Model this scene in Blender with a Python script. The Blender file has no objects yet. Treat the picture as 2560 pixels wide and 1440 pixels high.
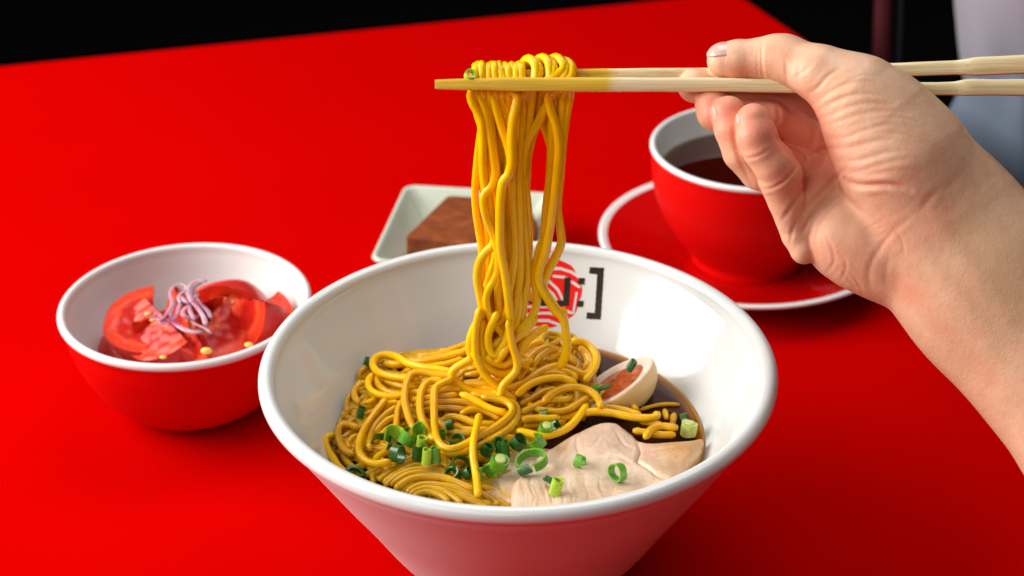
import bpy, math, random
import numpy as np
import openvdb
from mathutils import Vector, Matrix

random.seed(7)
rng = np.random.default_rng(11)
SC = bpy.context.scene
COL = SC.collection

# ------------------------------------------------------------------ camera
PITCH, ROLL, FPX = math.radians(29.26), math.radians(-0.495), 4394.0
TZ = 0.489                       # camera height over the table top
CX, CY = 0.0022, 0.6279          # ramen bowl centre seen from the camera; bowl stands at the origin
_F = np.array([0, math.cos(PITCH), -math.sin(PITCH)])
_R0 = np.array([1.0, 0, 0]); _U0 = np.cross(_R0, _F)
_R = math.cos(ROLL) * _R0 + math.sin(ROLL) * _U0
_U = -math.sin(ROLL) * _R0 + math.cos(ROLL) * _U0
CAM = np.array([-CX, -CY, TZ])

cam = bpy.data.cameras.new("camera")
cam_o = bpy.data.objects.new("camera", cam); COL.objects.link(cam_o)
cam_o.matrix_world = Matrix(((_R[0], _U[0], -_F[0], CAM[0]), (_R[1], _U[1], -_F[1], CAM[1]),
                             (_R[2], _U[2], -_F[2], CAM[2]), (0, 0, 0, 1)))
cam.sensor_width = 36; cam.lens = FPX / 2560 * 36
cam.clip_start = 0.02; cam.clip_end = 50
cam.dof.use_dof = True; cam.dof.focus_distance = 0.715; cam.dof.aperture_fstop = 10.5
SC.camera = cam_o

# ------------------------------------------------------------------ light
w = bpy.data.worlds.new("World"); SC.world = w; w.use_nodes = True
w.node_tree.nodes['Background'].inputs[0].default_value = (0.9, 0.95, 1, 1)
w.node_tree.nodes['Background'].inputs[1].default_value = 0.03
SC.view_settings.view_transform = 'Standard'; SC.view_settings.look = 'None'
SC.view_settings.exposure = 0.22; SC.view_settings.gamma = 1


def area(name, loc, target, sx, sy, power, color=(1, 1, 1)):
    l = bpy.data.lights.new(name, 'AREA'); l.shape = 'RECTANGLE'; l.size = sx; l.size_y = sy
    l.energy = power; l.color = color
    o = bpy.data.objects.new(name, l); COL.objects.link(o); o.location = loc
    d = Vector(target) - Vector(loc)
    o.rotation_euler = d.to_track_quat('-Z', 'Y').to_euler()
    return o


area("softbox_lamp", (-1.10, 0.08, 0.70), (0.0, 0.02, 0.06), 1.15, 0.95, 29, (1, 0.985, 0.96))
area("fill_lamp", (-0.45, -1.05, 1.25), (0.1, 0.1, 0.1), 1.1, 0.8, 5.5, (1, 0.98, 0.96))
area("overhead_fill", (0.25, 0.75, 1.55), (0.1, 0.1, 0.0), 1.3, 0.9, 11.5, (0.96, 0.98, 1))  # added fill from above and behind, evens the light over the table

SC.cycles.max_bounces = 8; SC.cycles.use_denoising = True
try:
    SC.cycles.caustics_reflective = False; SC.cycles.caustics_refractive = False
    SC.cycles.sample_clamp_indirect = 4
except Exception:
    pass


# ------------------------------------------------------------------ helpers
def ray(u, v):
    u = np.asarray(u, float)[..., None]; v = np.asarray(v, float)[..., None]
    return _F + (u - 1280) / FPX * _R - (v - 720) / FPX * _U


def on_z(u, v, z):
    d = ray(u, v); return CAM + d * ((np.asarray(z) - TZ) / d[..., 2])[..., None]


def on_y(u, v, y):
    d = ray(u, v); return CAM + d * ((np.asarray(y) - CAM[1]) / d[..., 1])[..., None]


D0 = 0.705; PX = D0 / FPX


def at(u, v, w):                 # w: distance behind the chopstick plane in units of one photo pixel there
    return CAM + ray(u, v) * (D0 + np.asarray(w, float) * PX)[..., None]


def proj(P):
    q = P - CAM; z = q @ _F
    return 1280 + FPX * (q @ _R) / z, 720 - FPX * (q @ _U) / z


def tag(o, label=None, cat=None, group=None, kind=None):
    if label: o['label'] = label
    if cat: o['category'] = cat
    if group: o['group'] = group
    if kind: o['kind'] = kind
    return o


def mesh(name, V, Fs, mat=None, parent=None, smooth=True, attrs=None):
    me = bpy.data.meshes.new(name)
    V = np.asarray(V, float)
    me.from_pydata(V.tolist(), [], [tuple(map(int, f)) for f in Fs])
    if attrs:
        for k, a in attrs.items():
            a = np.asarray(a, np.float32)
            if a.ndim == 1:
                at_ = me.attributes.new(k, 'FLOAT', 'POINT'); at_.data.foreach_set('value', a)
            else:
                at_ = me.attributes.new(k, 'FLOAT_COLOR', 'POINT'); at_.data.foreach_set('color', a.ravel())
    if smooth: me.shade_smooth()
    me.update()
    o = bpy.data.objects.new(name, me); COL.objects.link(o)
    if mat:
        for m in (mat if isinstance(mat, (list, tuple)) else [mat]): me.materials.append(m)
    if parent: o.parent = parent
    return o


def empty(name, loc=(0, 0, 0)):
    o = bpy.data.objects.new(name, None); COL.objects.link(o); o.location = loc; o.empty_display_size = 0.01
    return o


def add_child(o, parent):
    """parent whose origin is not at 0: keep the world placement"""
    o.parent = parent; o.matrix_parent_inverse = Matrix.Translation(-Vector(parent.location))
    return o


def catmull(P, step):
    P = np.asarray(P, float)
    if len(P) == 2: P = np.array([P[0], (P[0] + P[1]) / 2, P[1]])
    Q = np.vstack([2 * P[0] - P[1], P, 2 * P[-1] - P[-2]])
    out = []
    for i in range(1, len(Q) - 2):
        a, b, c, d = Q[i - 1], Q[i], Q[i + 1], Q[i + 2]
        n = max(2, int(np.linalg.norm((c - b)[:3]) / step))
        t = np.linspace(0, 1, n, endpoint=False)[:, None]
        out.append(0.5 * ((2 * b) + (-a + c) * t + (2 * a - 5 * b + 4 * c - d) * t * t + (-a + 3 * b - 3 * c + d) * t ** 3))
    out.append(P[-1][None])
    return np.vstack(out)


def tube_arrays(P, r, n=8, squash=1.0, rough=0.03, seed=0, power=2.6, endtaper=0.55):
    P = np.asarray(P, float); m = len(P)
    T = np.gradient(P, axis=0); T /= np.linalg.norm(T, axis=1)[:, None] + 1e-12
    up = np.array([0, 0, 1.0]) if abs(T[0, 2]) < .9 else np.array([1.0, 0, 0])
    N = np.zeros_like(P); nrm = np.cross(T[0], up); nrm /= np.linalg.norm(nrm); N[0] = nrm
    for i in range(1, m):
        nn = N[i - 1] - T[i] * (N[i - 1] @ T[i]); N[i] = nn / (np.linalg.norm(nn) + 1e-12)
    B = np.cross(T, N)
    rr = np.full(m, r) if np.isscalar(r) else np.asarray(r)
    lr = np.random.default_rng(seed)
    wob = 1 + rough * np.interp(np.arange(m), np.linspace(0, m, 12), lr.normal(size=12))
    rr = rr * wob
    rr = rr.copy(); rr[0] *= endtaper; rr[-1] *= endtaper
    a = np.linspace(0, 2 * np.pi, n, endpoint=False)
    sup = (np.abs(np.cos(a)) ** power + np.abs(np.sin(a)) ** power) ** (-1 / power)
    tw = lr.uniform(0, 6) + np.linspace(0, lr.normal() * 3, m)
    ca = np.cos(a[None] + tw[:, None]); sa = np.sin(a[None] + tw[:, None])
    V = P[:, None] + (rr[:, None] * sup[None] * ca)[..., None] * N[:, None] * 1.0 + (rr[:, None] * sup[None] * sa * squash)[..., None] * B[:, None]
    V = V.reshape(-1, 3)
    i = np.arange(m - 1)[:, None] * n; j = np.arange(n)[None]; j2 = (j + 1) % n
    Fq = np.stack([i + j, i + j2, i + n + j2, i + n + j], -1).reshape(-1, 4)
    Fl = [tuple(f) for f in Fq] + [tuple(range(n))[::-1], tuple(range((m - 1) * n, m * n))]
    return V, Fl


def tube(name, P, r, mat, parent=None, step=0.0016, **k):
    V, Fl = tube_arrays(catmull(P, step), r, **k)
    return mesh(name, V, Fl, mat, parent)


def lathe(name, prof, mat, parent=None, n=128, center=(0, 0), closed=False):
    prof = np.asarray(prof, float); m = len(prof)
    a = np.linspace(0, 2 * np.pi, n, endpoint=False)
    V = np.stack([center[0] + prof[:, 0, None] * np.cos(a), center[1] + prof[:, 0, None] * np.sin(a),
                  np.repeat(prof[:, 1, None], n, 1)], -1).reshape(-1, 3)
    Fl = []
    for i in range(m - 1 if not closed else m):
        i2 = (i + 1) % m
        for j in range(n):
            j2 = (j + 1) % n
            Fl.append((i * n + j, i * n + j2, i2 * n + j2, i2 * n + j))
    return mesh(name, V, Fl, mat, parent)


def box(name, lo, hi, mat, parent=None, bev=0.0):
    import bmesh
    bm = bmesh.new(); bmesh.ops.create_cube(bm, size=1)
    lo, hi = Vector(lo), Vector(hi)
    for v in bm.verts: v.co = Vector([(lo[i] + hi[i]) / 2 + v.co[i] * (hi[i] - lo[i]) for i in range(3)])
    if bev: bmesh.ops.bevel(bm, geom=bm.edges[:], offset=bev, segments=3, affect='EDGES', profile=0.5)
    me = bpy.data.meshes.new(name); bm.to_mesh(me); bm.free()
    o = bpy.data.objects.new(name, me); COL.objects.link(o); me.materials.append(mat)
    if parent: o.parent = parent
    return o


# --- signed distance fields -> one closed surface
class Field:
    def __init__(s, lo, hi, step):
        s.lo = np.array(lo, float); s.step = step
        s.n = np.ceil((np.array(hi) - s.lo) / step).astype(int) + 1
        s.ax = [np.float32(s.lo[i] + step * np.arange(s.n[i])) for i in range(3)]
        s.big = np.float32(step * 12)

    def new(s): return np.full(s.n, s.big, np.float32)

    def box(s, lo, hi):
        a = np.clip(((np.array(lo) - s.lo) / s.step).astype(int), 0, s.n)
        b = np.clip(((np.array(hi) - s.lo) / s.step).astype(int) + 2, 0, s.n)
        sl = tuple(slice(x, y) for x, y in zip(a, b))
        return sl, s.ax[0][sl[0]][:, None, None], s.ax[1][sl[1]][None, :, None], s.ax[2][sl[2]][None, None]

    def cone(s, A, a, b, k, sw=1.0):
        a = np.array(a, float); b = np.array(b, float)
        m = max(a[3], b[3]); mg = s.big + k
        sc = np.array([1, 1, sw])
        lo = np.minimum(a[:3] - a[3] * sc, b[:3] - b[3] * sc) - mg; hi = np.maximum(a[:3] + a[3] * sc, b[:3] + b[3] * sc) + mg
        sl, X, Y, Z = s.box(lo, hi)
        d = b[:3] - a[:3]; d2 = d.copy(); d2[2] /= sw
        px, py, pz = X - a[0], Y - a[1], (Z - a[2]) / sw
        t = np.clip((px * d2[0] + py * d2[1] + pz * d2[2]) / (d2 @ d2 + 1e-12), 0, 1)
        t = t * 1.0
        D = np.sqrt((px - t * d2[0]) ** 2 + (py - t * d2[1]) ** 2 + (pz - t * d2[2]) ** 2) - (a[3] + t * (b[3] - a[3]))
        A[sl] = smin(A[sl], D.astype(np.float32), k)

    def chain(s, A, pts, k, sw=1.0):
        for a, b in zip(pts[:-1], pts[1:]): s.cone(A, a, b, k, sw)

    def surf(s, A):
        g = openvdb.FloatGrid(float(s.big)); g.copyFromArray(np.minimum(A, s.big))
        P, Q = g.convertToQuads(0.0)
        P = P * s.step + s.lo
        t_ = Q[::97]; nn = np.cross(P[t_[:, 2]] - P[t_[:, 0]], P[t_[:, 3]] - P[t_[:, 1]]); nn /= np.linalg.norm(nn, axis=1)[:, None] + 1e-12
        mid = P[t_].mean(1)

        def smp(X):
            i = np.clip(np.round((X - s.lo) / s.step).astype(int), 0, s.n - 1); return A[i[:, 0], i[:, 1], i[:, 2]]
        out_ = (smp(mid + nn * s.step * 1.5) - smp(mid - nn * s.step * 1.5)).sum() > 0
        return P, (Q.copy() if out_ else Q[:, ::-1].copy())


def smin(a, b, k):
    if k <= 0: return np.minimum(a, b)
    h = np.maximum(k - np.abs(a - b), 0) / k
    return np.minimum(a, b) - h * h * k * 0.25


def vnormals(V, Q):
    n = np.cross(V[Q[:, 2]] - V[Q[:, 0]], V[Q[:, 3]] - V[Q[:, 1]])
    N = np.zeros_like(V)
    for i in range(4): np.add.at(N, Q[:, i], n)
    return N / (np.linalg.norm(N, axis=1)[:, None] + 1e-12)


def seg_dist(p, poly):
    """distance from p (n,2) to an open polyline, and the position 0..1 along it"""
    poly = np.asarray(poly, float); best = np.full(len(p), 1e9); tt = np.zeros(len(p)); L = len(poly) - 1
    for i in range(L):
        a, b = poly[i], poly[i + 1]; d = b - a
        t = np.clip(((p - a) @ d) / (d @ d), 0, 1)
        q = np.linalg.norm(p - a - t[:, None] * d, axis=1)
        m = q < best; best[m] = q[m]; tt[m] = (i + t[m]) / L
    return best, tt


def poly_sdf(X, Y, poly):
    poly = np.asarray(poly, float); n = len(poly)
    d = np.full(X.shape, 1e9); ins = np.zeros(X.shape, bool)
    for i in range(n):
        a = poly[i]; b = poly[(i + 1) % n]; e = b - a
        wx, wy = X - a[0], Y - a[1]
        t = np.clip((wx * e[0] + wy * e[1]) / (e @ e), 0, 1)
        d = np.minimum(d, (wx - t * e[0]) ** 2 + (wy - t * e[1]) ** 2)
        c = (a[1] > Y) != (b[1] > Y)
        xi = (b[0] - a[0]) * (Y - a[1]) / (b[1] - a[1] + 1e-15) + a[0]
        ins ^= c & (X < xi)
    d = np.sqrt(d)
    return np.where(ins, -d, d)


# --- materials
class M:
    def __init__(s, name):
        s.m = bpy.data.materials.new(name); s.m.use_nodes = True; s.t = s.m.node_tree
        s.b = s.t.nodes['Principled BSDF']

    def n(s, ty, **k):
        x = s.t.nodes.new(ty)
        for a, b in k.items():
            if a in ('inp',):
                for i, v in b.items(): x.inputs[i].default_value = v
            else: setattr(x, a, b)
        return x

    def l(s, a, b): s.t.links.new(a, b); return s

    def set(s, **k):
        for a, v in k.items():
            s.b.inputs[{'base': 'Base Color', 'rough': 'Roughness', 'spec': 'Specular IOR Level', 'sss': 'Subsurface Weight',
                        'sssr': 'Subsurface Radius', 'ssss': 'Subsurface Scale', 'coat': 'Coat Weight', 'coatr': 'Coat Roughness',
                        'trans': 'Transmission Weight', 'ior': 'IOR', 'metal': 'Metallic', 'sheen': 'Sheen Weight', 'alpha': 'Alpha'}[a]].default_value = v
        return s

    def noise(s, scale, detail=4, rough=0.5, dist=0.0, vec=None, coord='Object'):
        tc = s.n('ShaderNodeTexCoord'); nz = s.n('ShaderNodeTexNoise')
        nz.inputs['Scale'].default_value = scale; nz.inputs['Detail'].default_value = detail
        nz.inputs['Roughness'].default_value = rough; nz.inputs['Distortion'].default_value = dist
        if vec is not None:
            mp = s.n('ShaderNodeMapping'); mp.inputs['Scale'].default_value = vec
            s.l(tc.outputs[coord], mp.inputs[0]); s.l(mp.outputs[0], nz.inputs['Vector'])
        else: s.l(tc.outputs[coord], nz.inputs['Vector'])
        return nz.outputs['Fac']

    def ramp(s, src, stops):
        r = s.n('ShaderNodeValToRGB'); e = r.color_ramp.elements
        while len(e) < len(stops): e.new(0.5)
        for x, (p, c) in zip(e, stops): x.position = p; x.color = (*c, 1) if len(c) == 3 else c
        s.l(src, r.inputs[0]); return r.outputs[0]

    def mix(s, fac, a, b, mode='MIX'):
        x = s.n('ShaderNodeMix', data_type='RGBA', blend_type=mode)
        if hasattr(fac, 'links'): s.l(fac, x.inputs[0])
        else: x.inputs[0].default_value = fac
        for i, v in ((6, a), (7, b)):
            if hasattr(v, 'links'): s.l(v, x.inputs[i])
            else: x.inputs[i].default_value = (*v, 1)
        return x.outputs[2]

    def base(s, c): s.l(c, s.b.inputs['Base Color']); return s

    def attr(s, name): a = s.n('ShaderNodeAttribute', attribute_name=name); return a

    def bump(s, h, strength=0.2, dist=0.001, chain=None):
        b = s.n('ShaderNodeBump'); b.inputs['Strength'].default_value = strength; b.inputs['Distance'].default_value = dist
        s.l(h, b.inputs['Height'])
        if chain is not None: s.l(chain, b.inputs['Normal'])
        s.l(b.outputs[0], s.b.inputs['Normal']); return b.outputs[0]


def simple(name, col, rough=0.5, spec=0.5, **k):
    return M(name).set(base=(*col, 1), rough=rough, spec=spec, **k)


RED = (0.80, 0.0012, 0.0008)
mt = M('red_table_lacquer').set(rough=0.75, spec=0.0)
f = mt.noise(6, 5); mt.base(mt.ramp(f, [(0.3, (0.455, 0.0003, 0.0002)), (0.7, (0.49, 0.0005, 0.0003))]))
mt.bump(mt.noise(900, 3), 0.06, 0.0004)
m_table = mt.m
m_black = simple('black_floor', (0.004, 0.004, 0.005), 0.8, 0.1).m
porc = M('white_porcelain').set(base=(0.68, 0.69, 0.67, 1), rough=0.09, spec=0.5)
porc.bump(porc.noise(35, 2), 0.05, 0.002); m_porc = porc.m
m_porc_out = simple('white_porcelain_outside', (0.70, 0.70, 0.69), 0.35, 0.35).m
m_cupwhite = simple('white_glaze', (0.82, 0.83, 0.80), 0.12, 0.5).m
m_smallwhite = simple('soft_white_glaze', (0.71, 0.69, 0.67), 0.30, 0.35).m
rg = M('red_glaze_matt').set(rough=0.45, spec=0.15)
rg.base(rg.ramp(rg.noise(14, 3), [(0.3, (0.62, 0.0012, 0.0008)), (0.7, (0.69, 0.0016, 0.001))])); m_redmatt = rg.m
m_redgloss = M('red_glaze_glossy').set(base=(0.55, 0.001, 0.001, 1), rough=0.13, spec=0.32).m
m_black_ink = simple('black_print', (0.02, 0.013, 0.01), 0.25, 0.4).m
m_red_ink = simple('red_print', (0.80, 0.008, 0.008), 0.25, 0.4).m

nd = M('noodle_dough').set(rough=0.30, spec=0.22, sss=0.25, sssr=(1.0, 0.6, 0.05), ssss=0.002, coat=0.18, coatr=0.06)
f = nd.noise(90, 4); oi = nd.n('ShaderNodeObjectInfo')
ca = nd.ramp(f, [(0.3, (0.92, 0.49, 0.0004)), (0.7, (1.0, 0.61, 0.0006))])
cb = nd.ramp(oi.outputs['Random'], [(0.0, (1.0, 1.0, 1.0)), (1.0, (0.95, 0.90, 0.8))])
nd.base(nd.mix(1.0, ca, cb, 'MULTIPLY'))
nd.bump(nd.noise(700, 3), 0.15, 0.0004, nd.bump(nd.noise(160, 2), 0.2, 0.001)); m_noodle = nd.m
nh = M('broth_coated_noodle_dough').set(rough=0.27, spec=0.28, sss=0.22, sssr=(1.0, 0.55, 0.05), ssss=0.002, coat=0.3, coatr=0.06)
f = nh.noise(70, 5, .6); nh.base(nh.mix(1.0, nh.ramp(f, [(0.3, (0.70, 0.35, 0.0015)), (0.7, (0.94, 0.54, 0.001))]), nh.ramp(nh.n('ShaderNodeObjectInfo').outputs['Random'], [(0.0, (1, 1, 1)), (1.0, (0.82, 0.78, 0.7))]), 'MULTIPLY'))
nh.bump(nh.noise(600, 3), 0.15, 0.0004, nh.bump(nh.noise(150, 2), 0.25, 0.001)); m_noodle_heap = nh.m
nw = M('soaked_noodle_dough').set(rough=0.25, spec=0.25, sss=0.2, sssr=(1.0, 0.5, 0.06), ssss=0.002, coat=0.25, coatr=0.06)
f = nw.noise(90, 4); nw.base(nw.ramp(f, [(0.3, (0.50, 0.25, 0.002)), (0.7, (0.72, 0.40, 0.003))]))
nw.bump(nw.noise(600, 3), 0.2, 0.0005); m_noodle_wet = nw.m

br = M('soy_broth').set(base=(0.30, 0.085, 0.008, 1), rough=0.03, spec=0.5, ior=1.33, trans=1.0)
br.bump(br.noise(60, 2), 0.08, 0.002)
va = br.n('ShaderNodeVolumeAbsorption'); va.inputs[0].default_value = (0.62, 0.22, 0.02, 1); va.inputs[1].default_value = 260
m_broth = br.m
br.t.nodes.remove(va)
# ------------------------------------------------------------------ setting
tb = at_corner = None
pts = on_z(np.array([0., 600, 1100, 1650, 1860, 2000, 2551]), np.array([165., 95, 45, 0, -6, 90, 462]), 0.0)
# back edge line and right edge line on the table plane
pa, pb = pts[0][:2], pts[3][:2]; dback = (pb - pa) / np.linalg.norm(pb - pa)
pc, pd = pts[5][:2], pts[6][:2]; dright = (pd - pc) / np.linalg.norm(pd - pc)
Amat = np.array([dback, -dright]).T; s_ = np.linalg.solve(Amat, pc - pa); corner = pa + dback * s_[0]
print('corner', corner, dback, dright)
c1 = corner - dback * 1.6; c2 = corner + dright * 1.7; c3 = c1 + dright * 1.7
V = []
outl = [c1 + dback * 0.0, corner, c2, c3]


def rounded(outl, r, n=8):
    res = []
    k = len(outl)
    for i in range(k):
        p = outl[i]; a = outl[i - 1] - p; b = outl[(i + 1) % k] - p; a /= np.linalg.norm(a); b /= np.linalg.norm(b)
        for t in np.linspace(0, 1, n):
            q = (1 - t) ** 2 * (p + a * r) + 2 * t * (1 - t) * p + t * t * (p + b * r); res.append(q)
    return np.array(res)


def slab(name, outl, z0, z1, mat, parent=None, edge=0.002):
    k = len(outl); c = outl.mean(0)
    rings = [(0, z1, -edge), (1, z1 - edge * .3, -edge * .3), (2, z1 - edge, 0), (3, z0, 0)]
    V = []; Fl = []
    for _, z, off in rings:
        d = outl - c; dn = d / np.linalg.norm(d, axis=1)[:, None]
        V += [(*(p), z) for p in outl + dn * off]
    for r_ in range(3):
        for i in range(k):
            j = (i + 1) % k; Fl.append((r_ * k + i, r_ * k + j, (r_ + 1) * k + j, (r_ + 1) * k + i))
    Fl = [f[::-1] for f in Fl] + [tuple(range(k)), tuple(range(3 * k, 4 * k))[::-1]]
    return mesh(name, V, Fl, mat, parent, smooth=False)


table = empty('table', (corner[0] - 0.5, corner[1] - 0.6, -0.75))
tag(table, 'bright red table with matt top that carries the bowls and the cup', 'table')
tt = slab('table_top', rounded(outl, 0.02), -0.03, 0.0, m_table); add_child(tt, table)
cc = (c1 + corner + c2 + c3) / 4
for p in (c1, corner, c2, c3):
    q = p + (cc - p) * 0.12
    lg = box('leg', (q[0] - .03, q[1] - .03, -0.75), (q[0] + .03, q[1] + .03, -0.032), m_black, bev=0.003)
    lg.data.name = 'leg'; add_child(lg, table)
fl = mesh('floor', [(-6, -4, -.75), (6, -4, -.75), (6, 8, -.75), (-6, 8, -.75)], [(0, 1, 2, 3)], m_black, smooth=False); fl['kind'] = 'structure'
bw = mesh('wall', [(-6, 5, -.75), (6, 5, -.75), (6, 5, 3), (-6, 5, 3)], [(0, 1, 2, 3)], m_black, smooth=False); bw['kind'] = 'structure'

# out-of-focus post and garment behind the table
mp_ = simple('dark_maroon_paint', (0.085, 0.012, 0.016), 0.5, 0.3).m; ms_ = simple('dark_steel', (0.03, 0.034, 0.042), 0.4, 0.4).m
yy = 1.35
a0 = on_y(2212, -60, yy - CY); a1 = on_y(2200, 300, yy - CY)
post = empty('chair', (a1[0], a1[1], -0.75)); tag(post, 'out-of-focus dark maroon chair post standing behind the table', 'chair')
dv = a0 - a1


def beam(name, a, b, r, mat, par):
    o = tube(name, [a, b], r, mat, None, step=0.03, rough=0, n=16); return add_child(o, par)


beam('leg', a1 - dv * 5, a0 + dv * 0.5, 0.0075, mp_, post)
b0 = on_y(2254, -60, yy - CY); b1 = on_y(2244, 300, yy - CY)
beam('rail', b1 - dv * 5, b0 + dv * 0.5, 0.0022, ms_, post)

clothm = M('grey_lavender_cloth').set(rough=0.85, spec=0.1, sheen=0.2)
clothm.base(clothm.ramp(clothm.noise(3, 3), [(0.3, (0.33, 0.32, 0.365)), (0.7, (0.39, 0.375, 0.42))])); clothm.bump(clothm.noise(1200, 2), 0.1, 0.0005)
clothb = M('slate_blue_cloth').set(rough=0.85, spec=0.1)
clothb.base(clothb.ramp(clothb.noise(7, 3), [(0.3, (0.13, 0.16, 0.21)), (0.7, (0.20, 0.24, 0.29))]))


def cloth(name, px, depth, mat, par, bulge, seed):
    """a soft, closed, folded piece of clothing from its left edge px [(u,v)], reaching to the right out of frame"""
    px = np.array(px, float); e = catmull(np.c_[px, np.zeros(len(px))], 20)[:, :2]
    nr = 40; V = []; lr = np.random.default_rng(seed); ph = lr.uniform(0, 6, 3)
    for (u, v) in e:
        for j in range(nr):
            t = j / (nr - 1); ang = t * math.pi * 0.9
            uu = u + 900 * (1 - math.cos(ang)) * 0.5
            dz = -bulge * math.sin(ang) + 0.012 * math.sin(uu / 70 + v / 300 + ph[0]) * math.sin(ang) + 0.006 * math.sin(uu / 33 - v / 150 + ph[1])
            V.append(on_y(uu, v, depth + dz))
    m = len(e); n1 = m * nr
    V = np.array(V).reshape(-1, 3)
    V2 = V + np.array([0.01, 0.006, 0]); V = np.vstack([V, V2])
    Fl = []
    for i in range(m - 1):
        for j in range(nr - 1):
            a = i * nr + j; Fl.append((a, a + nr, a + nr + 1, a + 1)); b = a + n1; Fl.append((b, b + 1, b + nr + 1, b + nr))
        for j in (0, nr - 1):
            a = i * nr + j; Fl.append((a, a + nr, a + nr + n1, a + n1) if j else (a, a + n1, a + nr + n1, a + nr))
    o = mesh(name, V, Fl, mat); add_child(o, par); return o


pg = empty('hanging_cloth', on_y(2560, 900, 0.5)); tag(pg, 'out-of-focus lavender grey and slate blue cloth hanging behind the chopstick handles', 'cloth')
cloth('upper_cloth', [(2372, -400), (2382, -60), (2390, 60), (2400, 150), (2420, 260), (2440, 400)], 0.62, clothm.m, pg, 0.10, 3)
cloth('lower_cloth', [(2425, 160), (2392, 235), (2360, 300), (2335, 400), (2330, 520), (2330, 760)], 0.55, clothb.m, pg, 0.08, 5)

# ------------------------------------------------------------------ ramen bowl
BZ = 0.100                                  # rim height
ZB = 0.0650                                 # broth level
INN = np.array([(0.10162, 0.1001), (0.1010, 0.0980), (0.0985, 0.0935), (0.0935, 0.0850), (0.0870, 0.0752), (0.0802, 0.0650), (0.072, 0.0530), (0.060, 0.0380),
                (0.045, 0.0230), (0.028, 0.0130), (0.012, 0.0100), (0.0, 0.0095)])
inner_r = lambda z: np.interp(z, INN[::-1, 1], INN[::-1, 0])
bowl = empty('ramen_bowl'); tag(bowl, 'large deep white porcelain bowl filled with noodles, chicken, egg and broth', 'bowl')
rt = 0.0034
lip = [(0.105 + rt * math.cos(a), BZ + rt * math.sin(a) * 1.0 - 0.0) for a in np.linspace(math.radians(175), math.radians(-40), 18)]
body = [tuple(p) for p in INN[::-1]]
inner = catmull(np.c_[np.array(body), np.zeros(len(body))], 0.002)[:, :2]
lathe('interior', list(inner) + lip, m_porc, bowl, n=192)
outp = np.array([lip[-1], (0.1052, 0.0962), (0.1035, 0.0925), (0.101, 0.0885), (0.0945, 0.0780), (0.083, 0.0590), (0.071, 0.0400), (0.0604, 0.0225),
                 (0.053, 0.0125), (0.045, 0.0075), (0.036, 0.0062)])
o_ = catmull(np.c_[outp, np.zeros(len(outp))], 0.002)[:, :2]
lathe('outer_wall', o_, m_porc_out, bowl, n=192)
lathe('foot_ring', [(0.0365, 0.0075), (0.0370, 0.003), (0.0362, 0.0002), (0.0335, 0.0002), (0.0325, 0.003), (0.0320, 0.0075)], m_porc_out, bowl, n=96)


def bowl_wall(u, v):
    lo = np.full(u.shape, 0.05); hi = np.full(u.shape, 0.0995)
    for _ in range(30):
        mid = (lo + hi) / 2; P = on_z(u, v, mid)
        g = np.hypot(P[..., 0], P[..., 1]) - inner_r(mid)
        lo = np.where(g > 0, mid, lo); hi = np.where(g > 0, hi, mid)
    return on_z(u, v, (lo + hi) / 2)


def decal(name, box4, fn, mat, step=1.0, off=0.00012):
    u = np.arange(box4[0], box4[2] + step, step); v = np.arange(box4[1], box4[3] + step, step)
    Ug, Vg = np.meshgrid(u, v, indexing='ij')
    mask = fn((Ug + step / 2)[:-1, :-1], (Vg + step / 2)[:-1, :-1])
    P = bowl_wall(Ug, Vg); rr = np.hypot(P[..., 0], P[..., 1])
    nrm = np.stack([-P[..., 0] / rr, -P[..., 1] / rr, np.full(rr.shape, 0.6)], -1) / 1.17
    P = P + nrm * off
    idx = np.full(Ug.shape, -1); used = np.zeros(Ug.shape, bool)
    for a in (0, 1):
        for b in (0, 1): used[a:a + mask.shape[0], b:b + mask.shape[1]] |= mask
    idx[used] = np.arange(used.sum())
    i, j = np.nonzero(mask)
    Fq = np.stack([idx[i, j], idx[i, j + 1], idx[i + 1, j + 1], idx[i + 1, j]], -1)
    return mesh(name, P[used], Fq, mat, bowl)


def fpoly(pp):
    return lambda U_, V_: poly_sdf(U_, V_, pp) < 0


decal('letter', (1460, 660, 1515, 805), fpoly([(1474, 668), (1510, 669), (1502, 799), (1466, 797), (1467, 781), (1487, 782), (1493, 686), (1473, 684)]), m_black_ink)
decal('letter', (1438, 690, 1466, 715), fpoly([(1446, 695), (1462, 695), (1461, 711), (1445, 711)]), m_black_ink, off=.0002)
decal('letter', (1436, 748, 1462, 770), fpoly([(1443, 752), (1459, 752), (1458, 767), (1442, 767)]), m_black_ink, off=.0002)
decal('letter', (1345, 690, 1430, 768), fpoly([(1411, 694), (1427, 694), (1423, 765), (1350, 765), (1354, 696), (1370, 696), (1367, 750), (1408, 751)]), m_black_ink, off=.0002)
decal('letter', (1285, 690, 1335, 762), fpoly([(1290, 692), (1303, 692), (1302, 716), (1318, 694), (1333, 694), (1311, 724), (1332, 758), (1312, 758), (1300, 736), (1299, 758), (1287, 758)]), m_black_ink, off=.0002)
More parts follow.
